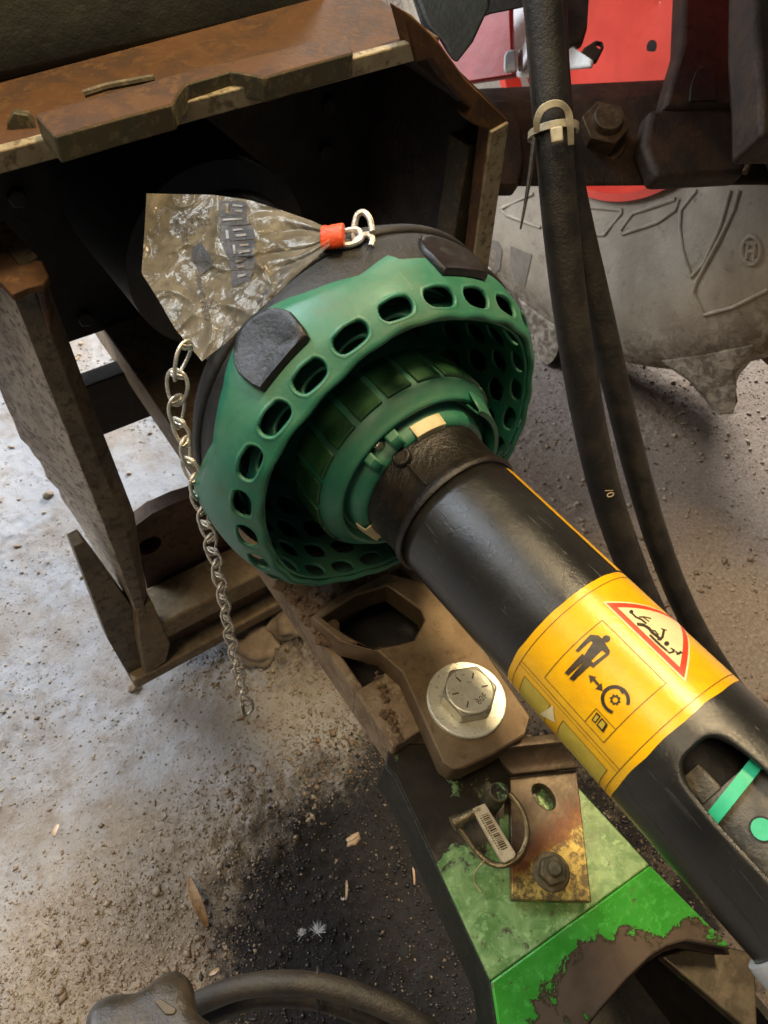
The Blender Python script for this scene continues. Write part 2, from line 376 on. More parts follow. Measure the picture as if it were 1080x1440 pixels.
def tyre_mat():
    n = N('dusty_tyre_rubber'); f = n.ramp(n.noise(9, 8, .66, .3), .35, .66)
    col = n.mix(f, (.33, .275, .205), (.45, .39, .305))
    col = n.mix(n.math('MULTIPLY', n.ramp(n.noise(38, 9, .75), .55, .7), .7), col, (.13, .095, .065))
    mud = n.ramp(n.noise(48, 8, .75, .4), .42, .58)
    g = n.new('ShaderNodeVectorMath', operation='DISTANCE'); mp = n.new('ShaderNodeMapping'); mp.inputs['Scale'].default_value = (0, 1, 1)
    n.ln(n.co, mp.inputs[0]); n.ln(mp.outputs[0], g.inputs[0]); g.inputs[1].default_value = (0, .82, .64)
    zone = n.math('MULTIPLY', n.ramp(g.outputs['Value'], .44, .55), n.ramp(g.outputs['Value'], .66, .60))
    col = n.mix(n.math('MULTIPLY', n.math('MULTIPLY', mud, zone), .85), col, (.11, .075, .045))
    n.set('Base Color', col); n.set('Roughness', n.val(n.noise(60, 5), .45, .7)); n.bump(n.math('ADD', n.noise(140, 8, .72), n.math('MULTIPLY', n.math('MULTIPLY', mud, zone), 1.5)), .003, .5); return n.m
M['tyre'] = tyre_mat()
M['tyre_rib'] = simple('pale_lit_tyre_rib', (.46, .40, .31), (.38, .33, .26), 60, (.5, .7), 0, .001)  # lighter than the tyre to imitate light catching the mouldings
M['tyre_text'] = simple('dark_tyre_print', (.20, .175, .14), (.25, .22, .18), 60, (.6, .7), 0, 0)
def ground_mat():
    n = N('dirty_concrete'); a = n.ramp(n.noise(5.5, 9, .62, .3), .42, .62); b = n.noise(28, 9, .7, .3)
    c = n.noise(160, 8, .72)
    col = n.mix(a, (.262, .266, .282), (.205, .178, .155))
    col = n.mix(n.math('MULTIPLY', n.ramp(b, .50, .66), .65), col, (.165, .128, .10))
    col = n.mix(n.math('MULTIPLY', n.ramp(c, .55, .72), .55), col, (.33, .28, .22))
    col = n.mix(n.math('MULTIPLY', n.ramp(n.noise(75, 6, .6), .62, .7), .6), col, (.07, .05, .035))
    rx = n.ramp(n.math('ADD', n.xyz()[0], n.math('MULTIPLY', n.math('SUBTRACT', n.noise(7, 7, .65), .5), .3)), .33, .55)  # brown dirt towards the right, also toned to imitate dimmer light there
    col = n.mix(n.math('MULTIPLY', rx, .85), col, n.mix(n.ramp(c, .42, .66), (.195, .152, .122), (.30, .245, .203)))
    dm = n.new('ShaderNodeVectorMath', operation='DISTANCE'); n.ln(n.co, dm.inputs[0]); dm.inputs[1].default_value = (-.10, .12, 0)
    tan = n.ramp(n.math('ADD', dm.outputs['Value'], n.math('MULTIPLY', n.math('SUBTRACT', n.noise(9, 8, .68), .5), .35)), .36, .16)  # tan dirt at lower left, also painting in the warm lamplight there
    col = n.mix(n.math('MULTIPLY', tan, .8), col, n.mix(n.ramp(c, .4, .65), (.20, .155, .11), (.34, .28, .21)))
    # drawbar's shadow painted into the floor colour around the hitch tongue
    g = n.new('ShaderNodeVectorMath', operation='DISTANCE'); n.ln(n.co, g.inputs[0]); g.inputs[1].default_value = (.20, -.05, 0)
    floor_shade = n.ramp(n.math('ADD', g.outputs['Value'], n.math('MULTIPLY', n.math('SUBTRACT', n.noise(18, 9, .72), .5), .30)), .37, .29)
    col = n.mix(n.math('MULTIPLY', floor_shade, .93), col, (.0125, .0135, .018))
    n.set('Base Color', col); rgh = n.val(n.ramp(b, .35, .65), .42, .68); n.set('Roughness', n.math('ADD', rgh, n.math('MULTIPLY', n.math('MAXIMUM', floor_shade, rx), .25))); n.set('Specular IOR Level', n.math('SUBTRACT', .5, n.math('MULTIPLY', n.math('MAXIMUM', floor_shade, rx), .38)))
    n.bump(n.math('ADD', c, n.math('MULTIPLY', b, 1.5)), .0028, .55); return n.m
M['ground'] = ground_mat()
M['crumb'] = simple('brown_crumbs', (.20, .145, .10), (.36, .29, .21), 12, (.6, .9), 0, .0006, 200)
M['crumb_dark'] = simple('shade_dark_crumbs', (.022, .022, .025), (.055, .052, .054), 30, (.15, .35), 0, .0005, 200)  # grit coloured dark to carry the painted drawbar shadow
M['leaf'] = simple('tan_dry_leaf', (.36, .23, .12), (.24, .14, .07), 90, (.6, .8), 0, .0006)
M['chip'] = simple('pale_wood_chip', (.62, .48, .34), (.48, .34, .22), 120, (.6, .8), 0, .0004)
M['feather'] = simple('white_down', (.85, .87, .9), (.8, .83, .88), 100, (.6, .8), 0, 0)
M['knob'] = simple('grey_brown_plastic_knob', (.028, .023, .017), (.055, .044, .030), 30, (.18, .32), 0, .0004, 150)
M['knob_print'] = simple('ochre_knob_mark', (.10, .078, .045), (.075, .058, .032), 160, (.4, .5), 0, 0)
M['orange'] = simple('orange_red_clip', (.80, .085, .012), (.70, .065, .010), 90, (.2, .35), 0, .0003)
M['straw'] = simple('straw', (.48, .38, .18), (.38, .28, .12), 90, (.6, .7), 0, 0)
def film_mat():
    n = N('clear_plastic_film'); t = n.t; out = t.nodes['Material Output']
    tr = n.new('ShaderNodeBsdfTransparent'); tr.inputs[0].default_value = (.93, .92, .88, 1)
    gl = n.new('ShaderNodeBsdfGlossy'); gl.inputs['Roughness'].default_value = .18; gl.inputs[0].default_value = (.95, .93, .88, 1)
    df = n.new('ShaderNodeBsdfDiffuse'); df.inputs[0].default_value = (.62, .54, .40, 1)
    lw = n.new('ShaderNodeLayerWeight'); lw.inputs[0].default_value = .12
    bp = n.new('ShaderNodeBump'); bp.inputs['Strength'].default_value = .30; bp.inputs['Distance'].default_value = .004
    n.ln(n.noise(42, 4, .5, 1.6), bp.inputs['Height'])
    for q in (gl, lw): n.ln(bp.outputs[0], q.inputs['Normal'])
    m1 = n.new('ShaderNodeMixShader'); n.ln(n.val(n.ramp(n.noise(45, 7, .7, .8), .35, .75), .07, .22), m1.inputs[0]); n.ln(tr.outputs[0], m1.inputs[1]); n.ln(df.outputs[0], m1.inputs[2])
    m2 = n.new('ShaderNodeMixShader'); n.ln(n.math('ADD', n.math('MULTIPLY', lw.outputs['Fresnel'], .40), .018), m2.inputs[0]); n.ln(m1.outputs[0], m2.inputs[1]); n.ln(gl.outputs[0], m2.inputs[2])
    n.ln(m2.outputs[0], out.inputs[0]); return n.m
M['film'] = film_mat()
M['bag_letter'] = simple('see_through_letter', (.16, .13, .09), (.11, .09, .06), 120, (.3, .4), 0, 0)
M['bag_ink'] = simple('black_bag_print', (.020, .017, .013), (.05, .042, .032), 120, (.3, .4), 0, .0004)

# ------------------------------------------------------------------ ground
def fbm(x, y, seed, octs, f0, gain=.55):
    r = np.random.default_rng(seed); out = np.zeros_like(x); amp = 1; f = f0
    for _ in range(octs):
        T = r.random((128, 128)); X = x*f+37.3; Y = y*f+11.7
        xi, yi = np.floor(X).astype(int), np.floor(Y).astype(int); fx, fy = X-xi, Y-yi
        fx = fx*fx*(3-2*fx); fy = fy*fy*(3-2*fy)
        g = lambda i, j: T[(xi+i) % 128, (yi+j) % 128]
        out += amp*((g(0,0)*(1-fx)+g(1,0)*fx)*(1-fy)+(g(0,1)*(1-fx)+g(1,1)*fx)*fy-.5); amp *= gain; f *= 2.1
    return out
def pile(x, y, cx, cy, rx, ry, h): return h*np.exp(-((x-cx)/rx)**2-((y-cy)/ry)**2)
def soil(x, y):
    e = fbm(x, y, 3, 3, 3, .5)*.004 + fbm(x, y, 5, 4, 40, .62)*.0012
    rough = np.clip(fbm(x, y, 9, 4, 6, .6)*1.8+.35, 0, 1)
    e += rough*(fbm(x, y, 11, 3, 95, .7)*.0030)
    p = pile(x, y, .245, .47, .075, .055, .030) + pile(x, y, .16, .27, .13, .07, .008) + pile(x, y, .05, .27, .12, .06, .004)
    return e + p*(1+1.1*fbm(x, y, 21, 4, 60, .75))
def axis_pts(a, b, lo, hi, step): return np.concatenate([np.linspace(lo, a, 8)[:-1], np.arange(a, b, step), np.linspace(b, hi, 8)])
gx = axis_pts(-.45, 1.65, -9, 12, .0045); gy = axis_pts(-.25, 1.5, -9, 14, .0045)
GX, GY = np.meshgrid(gx, gy); GZ = soil(GX, GY)
far = np.clip(np.maximum.reduce([-.45-GX, GX-1.65, -.25-GY, GY-1.5])*4, 0, 1); GZ = GZ*(1-far)
me = bpy.data.meshes.new('ground'); nx, ny = len(gx), len(gy)
me.vertices.add(nx*ny); me.vertices.foreach_set('co', np.stack([GX, GY, GZ], -1).ravel())
I = (np.arange(ny-1)[:, None]*nx+np.arange(nx-1)[None]).ravel(); Q = np.stack([I, I+1, I+1+nx, I+nx], -1).astype(np.int32)
me.loops.add(Q.size); me.loops.foreach_set('vertex_index', Q.ravel()); me.polygons.add(len(Q)); me.polygons.foreach_set('loop_start', np.arange(0, Q.size, 4)); me.update(calc_edges=True)
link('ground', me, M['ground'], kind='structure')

def crumbs(name, n, region, size, mat, label, weight=None):
    V = []; Fc = []; base = np.array([(1,0,0),(-1,0,0),(0,1,0),(0,-1,0),(0,0,1),(0,0,-1)], float)
    fc = np.array([(0,2,4),(2,1,4),(1,3,4),(3,0,4),(2,0,5),(1,2,5),(3,1,5),(0,3,5)])
    x0, x1, y0, y1 = region; xs = rng.uniform(x0, x1, n*5); ys = rng.uniform(y0, y1, n*5)
    w = weight(xs, ys); keep = rng.random(len(xs)) < w; xs, ys = xs[keep][:n], ys[keep][:n]; n = len(xs); zs = soil(xs, ys)
    sz = size[0]*(1-rng.random(n)*.999)**(-.42); sz = np.minimum(sz, size[1])
    a = rng.uniform(0, 6.28, (n, 1)); c, s_ = np.cos(a), np.sin(a); P = base[None]*rng.uniform(.6, 1.4, (n, 6, 1)); P[..., 0] *= rng.uniform(.7, 1.7, (n, 1)); P[..., 2] *= .7
    P = np.stack([P[..., 0]*c-P[..., 1]*s_, P[..., 0]*s_+P[..., 1]*c, P[..., 2]], -1)*sz[:, None, None]+np.stack([xs, ys, zs+sz*.25], -1)[:, None]
    V = P.reshape(-1, 3); Fc = (fc[None]+6*np.arange(n)[:, None, None]).reshape(-1, 3).astype(np.int32)
    me = bpy.data.meshes.new(name); me.vertices.add(len(V)); me.vertices.foreach_set('co', V.ravel()); me.loops.add(Fc.size); me.loops.foreach_set('vertex_index', Fc.ravel())
    me.polygons.add(len(Fc)); me.polygons.foreach_set('loop_start', np.arange(0, Fc.size, 3)); me.update(calc_edges=True)
    o = link(name, me, mat, smooth=False, kind='stuff'); o['label'] = label; o['category'] = 'dirt'
    return o
def w_dirt(x, y):
    d = np.clip(fbm(x, y, 9, 4, 6, .6)*1.8+.30, .04, 1)
    d = np.maximum(d, pile(x, y, .13, .27, .17, .09, 1.6)); d = np.maximum(d, pile(x, y, .245, .47, .09, .07, 1.2)); d = np.maximum(d, pile(x, y, -.13, .16, .16, .13, 1.0)); d = np.maximum(d, .45*(x > .35)); clean = np.clip((.16-x)/.12, 0, 1)*np.clip((y-.30)/.12, 0, 1); return d*(1-.8*clean)*np.clip((np.hypot(x-.2, y+.05)-.27)/.08, .006, 1)
crumbs('gravel', 40000, (-.4, 1.55, -.22, 1.3), (.0008, .0052), M['crumb'], 'brown dirt crumbs and grit scattered over the concrete floor', w_dirt)
crumbs('fine_grit', 60000, (-.30, .62, -.1, .85), (.0005, .0022), M['crumb'], 'fine tan grit dusting the floor around the hitch', lambda x, y: w_dirt(x, y)*.9+.06)
crumbs('shaded_grit', 26000, (-.16, .50, -.25, .32), (.0006, .0030), M['crumb_dark'], 'grit darkened like the drawbar shadow under the green hitch tongue', lambda x, y: np.clip((.37-np.hypot(x-.2, y+.05))/.08, .0, 1))

def clod(name, u, v, r, mat, label, cat, stretch=(1, 1, .8), seed=1, group=None):
    c = onz(u, v, 0); z = float(soil(np.array([c[0]]), np.array([c[1]]))[0])
    bm = bmesh.new(); bmesh.ops.create_icosphere(bm, subdivisions=3, radius=r)
    for q in bm.verts:
        d = mnoise.fractal(q.co/r*1.6+Vector((seed, 0, 0)), 1, 2, 4); q.co = q.co*(1+.38*d); q.co.x *= stretch[0]; q.co.y *= stretch[1]; q.co.z *= stretch[2]
    me = bpy.data.meshes.new(name); bm.to_mesh(me); bm.free()
    o = link(name, me, mat); o.location = (c[0], c[1], z+r*stretch[2]*.45); return tag(o, label, cat, group)
clod('dirt_clod', 365, 918, .032, M['crumb'], 'large crumbling dirt clod on the floor right of the hanging chain end', 'dirt clod', (1.2, 1, .7), 3)
clod('dirt_clod', 410, 895, .026, M['crumb'], 'smaller dirt clod against the drawbar below the green guard', 'dirt clod', (1.3, 1, .8), 8)
clod('stone', 190, 966, .008, M['crumb'], 'small dark stone just below the foot of the hitch frame', 'stone', (1.2, 1, .9), 5)
clod('stone', 68, 697, .008, M['crumb'], 'grey pebble on bare concrete left of the brown post', 'stone', (1.2, .9, .8), 6)
clod('stone', 497, 1182, .006, M['chip'], 'pale crumb beside the hitch tongue on dark floor', 'stone', (1.6, .9, .6), 11)

def leaf_strip(name, pts, w, mat, label, cat):
    mb = MB(); P = [onz(u, v, 0)+np.array([0, 0, h]) for u, v, h in pts]; n = len(P); L = []
    for i, p in enumerate(P):
        t = _n(P[min(i+1, n-1)]-P[max(i-1, 0)]); s_ = np.cross(t, (0, 0, 1.)); ww = w*math.sin(math.pi*(i+.6)/(n+.2))
        L.append([p+s_*ww*k+np.array([0, 0, abs(k)*ww*.6]) for k in (-1, -.4, .4, 1)])
    mb.add([q for r_ in L for q in r_], [(i*4+k, i*4+k+1, i*4+k+5, i*4+k+4) for i in range(n-1) for k in range(3)])
    return tag(mb.build(name, mat, solid=.0008, sub=1), label, cat)
leaf_strip('dry_leaf', [(268, 1236, .012), (272, 1252, .022), (280, 1272, .026), (288, 1290, .022), (294, 1308, .012)], .0075, M['leaf'], 'curled tan dry leaf standing on the dirty floor above the knob', 'leaf')
leaf_strip('wood_chip', [(84, 1160, .004), (80, 1168, .005), (77, 1178, .004)], .0032, M['chip'], 'small wood chip on pale dirt at the far left', 'wood chip')
leaf_strip('wood_chip', [(505, 1172, .006), (496, 1180, .009), (486, 1184, .006)], .0032, M['chip'], 'pale wood chip on the dark floor left of the hitch tongue', 'wood chip')
leaf_strip('wood_chip', [(487, 1238, .004), (488, 1252, .008), (486, 1268, .004)], .002, M['chip'], 'thin upright splinter on the dark floor above the white feather', 'wood chip')
leaf_strip('wood_chip', [(580, 1220, .004), (582, 1232, .007), (582, 1246, .004)], .0018, M['chip'], 'thin pale splinter close beside the black edge of the tongue', 'wood chip')
leaf_strip('wood_chip', [(295, 1372, .004), (303, 1368, .010), (310, 1362, .005)], .0032, M['chip'], 'pale wood chip beside the bottom cable and knob', 'wood chip')
def feather(u, v, r, n, label, seed):
    rr = random.Random(seed); c = onz(u, v, .004); mb = MB()
    for k in range(n):
        a = rr.gauss(.9, .75); e = rr.uniform(.0, .6); L = r*rr.uniform(.5, 1); d = np.array([math.cos(a)*math.cos(e), math.sin(a)*math.cos(e), math.sin(e)])
        q_ = np.array([-d[1], d[0], .3])*L*rr.uniform(-.35, .35); mb.tube([c, c+d*L*.35+q_*.4, c+d*L*.7+q_*.9, c+d*L+q_*1.6], [.00022, .0002, .00016, .00005], 4)
    return tag(mb.build('feather', M['feather']), label, 'feather')
feather(447, 1312, .014, 60, 'tiny white down feather on the dark floor', 2)
feather(424, 1316, .009, 60, 'white fluff tuft just left of the down feather', 4)
feather(482, 1266, .005, 14, 'tiny white fluff beside the upright splinter', 6)

# ------------------------------------------------------------------ hitch frame
fr = thing('hitch_arch', (.3, .55, .075), 'rusty steel hitch frame arching around the black shaft guard', 'hitch frame')
yF = .50
mb = MB(); mb.add([(-.25, yF, .781), (.42, yF, .803), (.42, .66, .803), (-.25, .66, .781), (-.25, yF, .790), (.42, yF, .812), (.42, .66, .812), (-.25, .66, .790)],
                  [(0,3,2,1),(4,5,6,7),(0,1,5,4),(1,2,6,5),(2,3,7,6),(3,0,4,7)]); mb.build('top_plate', M['frame_top'], fr, .0015)
mb = MB(); mb.add([(-.25, yF-.004, .779), (.40, yF-.004, .800), (.40, yF+.004, .800), (-.25, yF+.004, .779), (-.25, yF-.004, .793), (.40, yF-.004, .814), (.40, yF+.004, .814), (-.25, yF+.004, .793)],
                  [(0,3,2,1),(4,5,6,7),(0,1,5,4),(1,2,6,5),(2,3,7,6),(3,0,4,7)]); mb.build('front_lip', M['flange'], fr, .0012)
zb = .818
bar = [onz(u, v, zb) for u, v in [(48, 160), (76, 192), (160, 168), (243, 146), (252, 130), (262, 118), (325, 100), (345, 103), (372, 109), (430, 92), (497, 74), (486, 48), (260, 100)]]
mb = MB(); mb.prism(bar, (0, 0, -.017)); o = mb.build('notched_bar', M['frame_top'], fr, .0015)
o.data.materials.append(M['bar_edge'])
for p in o.data.polygons:
    if abs(p.normal.z) < .5: p.material_index = 1
def hexbolt(name, c, axis, r, h, mat, parent, shank=None, washer=None):
    mb = MB(); ax = _n(axis); e1 = _n(np.cross(ax, (0.3, .2, 1) if abs(ax[2]) < .9 else (1, .2, 0))); e2 = np.cross(ax, e1); c = np.array(c, float)
    def ring(rr, hh, n): return [c+ax*hh+rr*(math.cos(2*math.pi*k/n)*e1+math.sin(2*math.pi*k/n)*e2) for k in range(n)]
    if washer: A, B = ring(washer, -.001, 24), ring(washer, .0015, 24); mb.add(A+B, [tuple(range(24)), tuple(range(24, 48))]+[(k, (k+1) % 24, (k+1) % 24+24, k+24) for k in range(24)])
    A, B = ring(r, 0, 6), ring(r, h, 6); mb.add(A+B, [tuple(range(6)), tuple(range(6, 12))]+[(k, (k+1) % 6, (k+1) % 6+6, k+6) for k in range(6)])
    if shank: A, B = ring(shank[0], h-.001, 20), ring(shank[0]*.92, h+shank[1], 20); mb.add(A+B, [tuple(range(20)), tuple(range(20, 40))]+[(k, (k+1) % 20, (k+1) % 20+20, k+20) for k in range(20)])
    return mb.build(name, mat, parent, min(.0012, r*.12))
hexbolt('bolt', onz(33, 172, .80), (-.3, -.8, .2), .009, .012, M['bar_edge'], fr)
for c in ((102, 202), (177, 176)):
    p = onz(*c, .808); hexbolt('rivet', ony(c[0], c[1], p[1]-.003), (0, -1, .1), .0045, .002, M['flange'], fr)
mb = MB(); mb.tube([onz(118, 132, .815), onz(150, 122, .818), onz(215, 110, .815)], .0026, 8); mb.build('weld_rod', M['bar_edge'], fr)
# corner plate with the sloping shoulder and the right flange
cp = [ony(u, v, yF-.006) for u, v in [(566, 14), (580, 22), (617, 58), (655, 111), (714, 168), (682, 394), (670, 480), (652, 480), (665, 376), (690, 184), (666, 175), (658, 166), (663, 152), (631, 117), (608, 84), (585, 88)]]
mb = MB(); mb.prism(cp, (0, .018, 0)); o = mb.build('corner_plate', M['frame_rust'], fr, .0015)
o.data.materials.append(M['flange'])
fl = [ony(u, v, yF-.009) for u, v in [(716, 172), (684, 396), (676, 482), (653, 482), (666, 376), (691, 186)]]
mb = MB(); mb.prism(fl, (0, .004, 0)); mb.build('flange_edge', M['flange'], fr, .001)
mb = MB(); mb.box((.505, yF+.013, .20), (.522, 1.05, .725)); mb.build('side_plate', M['axle'], fr, .002)
mb = MB(); mb.prism([(.40, yF+.013, .795), (.505, yF+.013, .72), (.522, yF+.013, .725), (.41, yF+.013, .812)], (0, .5, 0)); mb.build('shoulder_plate', M['axle'], fr, .002)
mb = MB(); mb.box((.488, yF+.02, .30), (.5045, yF+.05, .70)); mb.build('inner_rib', M['bar_edge'], fr, .0015)
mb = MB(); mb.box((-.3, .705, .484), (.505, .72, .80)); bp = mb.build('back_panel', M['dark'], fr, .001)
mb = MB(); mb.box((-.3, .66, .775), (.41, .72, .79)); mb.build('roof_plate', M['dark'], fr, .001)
for (u, v) in ((22, 275), (265, 240), (285, 237), (455, 210), (460, 145), (525, 255), (118, 445), (350, 250)):
    p = ony(u, v, .705); hexbolt('panel_bolt', p, (0, -1, 0), .009, .008, M['dark2'], fr)
mb = MB(); mb.box((.085, .665, .372), (.30, .69, .452)); mb.build('cross_bar', M['dark2'], fr, .002)
mb = MB(); cc = ony(240, 262, .70)
ringp = [cc+np.array([.05*math.cos(a), 0, .05*math.sin(a)]) for a in np.linspace(0, 6.283, 33)[:-1]]
mb.tube(ringp, .008, 8, closed=True); mb.build('gearbox_ring', M['dark2'], fr)
# left post
fl_ = [(-14, 330), (18, 415), (93, 607), (147, 740), (191, 858)]; fr_ = [(30, 300), (67, 389), (138, 585), (193, 728), (212, 846)]
FL = [ony(u, v, .5) for u, v in fl_]; FR = [ony(u, v, .5) for u, v in fr_]
top = .722
FLx = lambda z: np.interp(z, [p[2] for p in FL[::-1]], [p[0] for p in FL[::-1]]); FRx = lambda z: np.interp(z, [p[2] for p in FR[::-1]], [p[0] for p in FR[::-1]])
SB = [ony(u, v, .585) for u, v in [(-60, 400), (0, 553), (22, 602), (47, 638), (116, 744), (172, 840)]]
SBx = lambda z: np.interp(z, [p[2] for p in SB[::-1]], [p[0] for p in SB[::-1]])
zs = np.linspace(.235, top, 40); mb = MB(); rows = []
for z in zs:
    j = .0012*mnoise.noise(Vector((0, 0, z*60))); k = .0025*mnoise.noise(Vector((5, 0, z*45)))
    rows.append([(FLx(z)+j, .5, z), (FLx(z)*.45+FRx(z)*.55, .497, z), (FRx(z)-.008, .5, z), (FRx(z), .508+j, z), (FRx(z)-.006, .56, z), (SBx(z)+k+.004, .59, z), (SBx(z)+k, .578, z), (FLx(z)*.7+SBx(z)*.3+k*.6, .523, z)])
n = 8; mb.add([q for r_ in rows for q in r_], [(i*n+k, i*n+(k+1) % n, (i+1)*n+(k+1) % n, (i+1)*n+k) for i in range(39) for k in range(n)]+[tuple(range(n)), tuple(39*n+k for k in range(n))])
o = mb.build('left_post', M['post'], fr, .001); o.data.materials.append(M['post_lit_side'])
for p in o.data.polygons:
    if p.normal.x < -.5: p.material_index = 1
tp = [onz(u, v, .7245) for u, v in [(-40, 300), (0, 338), (27, 371), (38, 372), (48, 365), (59, 366), (69, 388), (60, 399), (38, 404), (16, 414), (0, 397), (-40, 380)]]
mb = MB(); mb.prism(tp, (0, 0, -.006)); mb.build('post_cap', M['frame_top'], fr, .0012)
mb = MB(); mb.tube([ony(58, 402, .493), ony(66, 440, .493), ony(70, 466, .494)], [.004, .003, .001], 8); mb.build('rust_run', M['axle_edge'], fr)
fin = [ony(u, v, .512) for u, v in [(103, 770), (118, 762), (140, 790), (192, 862), (222, 900), (214, 945), (190, 966), (152, 900)]]
mb = MB(); mb.prism(fin, (0, .02, 0)); mb.build('foot_fin', M['post'], fr, .001)
mb = MB(); mb.box((.012, .497, .068), (.30, .55, .092)); mb.build('foot_rail', M['base_light'], fr, .003)
mb = MB(); mb.box((.02, .520, .093), (.30, .56, .170)); mb.build('foot_web', M['base'], fr, .002)
mb = MB(); mb.box((.055, .500, .150), (.30, .56, .190)); mb.build('foot_ledge', M['base_light'], fr, .004)
mb = MB(); mb.prism([ony(u, v, .498) for u, v in [(192, 858), (214, 846), (240, 905), (234, 930), (205, 950), (196, 905)]], (0, .02, 0)); mb.build('foot_block', M['base_light'], fr, .002)
wb = [ony(u, v, .565) for u, v in [(188, 742), (215, 722), (250, 706), (292, 693), (330, 720), (440, 850), (220, 885)]]
hc = ony(210, 768, .565); hole = [hc+np.array([.016*math.cos(a), 0, .016*math.sin(a)]) for a in np.linspace(0, 6.283, 25)[:-1]]
plate_holes('lower_web', wb, [hole], .02, M['base'], fr, .001, (0, 1, 0))
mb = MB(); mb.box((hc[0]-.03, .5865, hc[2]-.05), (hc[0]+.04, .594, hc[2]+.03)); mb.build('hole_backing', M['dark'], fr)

# ------------------------------------------------------------------ machine body above the frame
bd = thing('machine_body', (.2, .7, .80), 'dark green machine housing above the rusty frame', 'machine body')
prof = [(.555, .797), (.562, .83), (.585, .865), (.60, .91), (.62, .97), (.80, .99), (.80, .797)]
mb = MB(); mb.add([(x, y+(x+.3)*.075, z) for x in (-.4, .39) for y, z in prof], [tuple(range(7)), tuple(range(13, 6, -1))]+[(i, i+7, (i+1) % 7+7, (i+1) % 7) for i in range(7)])
mb.build('housing', M['body'], bd, .012, 4)
mb = MB(); P = [atd(u, v, .78) for u, v in [(575, -30), (690, -30), (692, 10), (668, 62), (640, 98), (622, 62), (600, 40)]]; mb.prism(P, (.03, .12, .03)); mb.build('corner_casting', M['body'], bd, .012, 4)
mb = MB(); P = [atd(u, v, .95) for u, v in [(560, -60), (760, -60), (760, 8), (690, 22), (600, 60)]]; mb.prism(P, (.05, .1, .02)); mb.build('overhang', M['dark'], bd, .004)

# ------------------------------------------------------------------ drawbar
db = thing('drawbar', (.2, .6, .44), 'rusty steel drawbar with bolted casting running under the green guard', 'drawbar')
mb = MB(); mb.box((.150, .135, .440), (.262, .190, .487)).box((.150, .268, .440), (.262, 1.45, .487)).box((.150, .188, .4402), (.1585, .27, .4868)).box((.2505, .188, .4402), (.262, .27, .4868)); mb.build('rail', M['rail'], db, .002)
mb = MB(); mb.box((.149, .128, .4365), (.1495, .132, .437))
zt = .515
cast = [onz(u, v, zt) for u, v in [(437, 868), (470, 840), (545, 806), (622, 826), (690, 925), (746, 1006), (738, 1034), (692, 1061), (652, 1080), (636, 1082), (622, 1071), (594, 1008), (566, 946), (532, 916), (478, 902)]]
hexh = [onz(u, v, zt) for u, v in [(452, 868), (499, 838), (545, 824), (592, 858), (597, 872), (582, 900), (560, 906), (522, 911), (488, 893)]]
plate_holes('casting', cast, [hexh], .027, M['casting'], db, .0055)
mb = MB(); mb.box((.1590, .1905, .441), (.2500, .2675, .444)); mb.build('socket_floor', M['dark'], db)
def lump(name, pts, r, mat, parent, seed):
    bm = bmesh.new()
    for i, p in enumerate(pts):
        for j in range(6):
            q = bmesh.ops.create_icosphere(bm, subdivisions=2, radius=r*random.uniform(.25, .9))['verts']; dp = Vector((random.uniform(-1, 1)*r, random.uniform(-1, 1)*r, random.uniform(-.4, .3)*r)); fl = random.uniform(.4, .8)
            for v in q: c_ = v.co*(1+.8*mnoise.noise(v.co*160+Vector((seed+i+j*3, 0, 0)))); v.co = Vector((c_.x, c_.y, c_.z*fl))+dp+Vector(tuple(map(float, p)))
    me = bpy.data.meshes.new(name); bm.to_mesh(me); bm.free(); return link(name, me, mat, parent, smooth=False)
lump('caked_dirt', [onz(u, v, .498) for u, v in [(425, 835), (445, 842), (460, 850), (435, 860), (480, 838), (500, 828), (515, 822), (530, 815), (445, 870), (455, 885), (410, 828), (425, 820), (540, 812), (470, 828)]], .008, M['clod'], db, 1)
lump('caked_dirt', [onz(u, v, .492) for u, v in [(535, 965), (542, 985), (548, 1000), (552, 1015), (560, 1030), (540, 1005), (530, 950), (538, 975), (546, 1010), (554, 1022), (558, 1038)]], .0026, M['clod'], db, 9)
# bolt with washer
bc = onz(655, 986, zt)
mb = MB(); mb.cylz(bc, .0305, zt+.0006, zt+.0056, 64); ws = mb.build('washer', M['zinc'], db, .001)
mb = MB(); A = [(bc[0]+.0215*math.cos(a+.52+.12), bc[1]+.0215*math.sin(a+.52+.12)) for a in np.arange(6)*math.pi/3]
mb.prism([(x, y, zt+.0058) for x, y in A], (0, 0, .0145)); bh = mb.build('bolt_head', M['zincgrey'], db, .0014)
mb = MB(); mb.cylz(bc, .0183, zt+.0203, zt+.0212, 48, .0172); mb.build('bolt_crown', M['zinc'], bh, .0004)
zc = zt+.02135
up2 = _n((onz(655, 940, zt)-bc)[:2]); rt2 = np.array([up2[1], -up2[0]])
def crown(a, b): return (bc[0]+rt2[0]*a+up2[0]*b, bc[1]+rt2[1]*a+up2[1]*b, zc)
tk = []
for k in range(6):
    a = math.radians(60*k+20)
    if k == 5: continue
    tk += stroke([(.0095*math.cos(a), .0095*math.sin(a)), (.0138*math.cos(a), .0138*math.sin(a))], .0012)
tx = []
c45 = math.radians(50)
for p in text_polys('80F', .0068): tx.append([(x*math.cos(c45)-y*math.sin(c45)+.0085, x*math.sin(c45)+y*math.cos(c45)-.0062) for x, y in p])
decal('head_stamp', tk+tx, crown, M['stamp'], bh, .01)

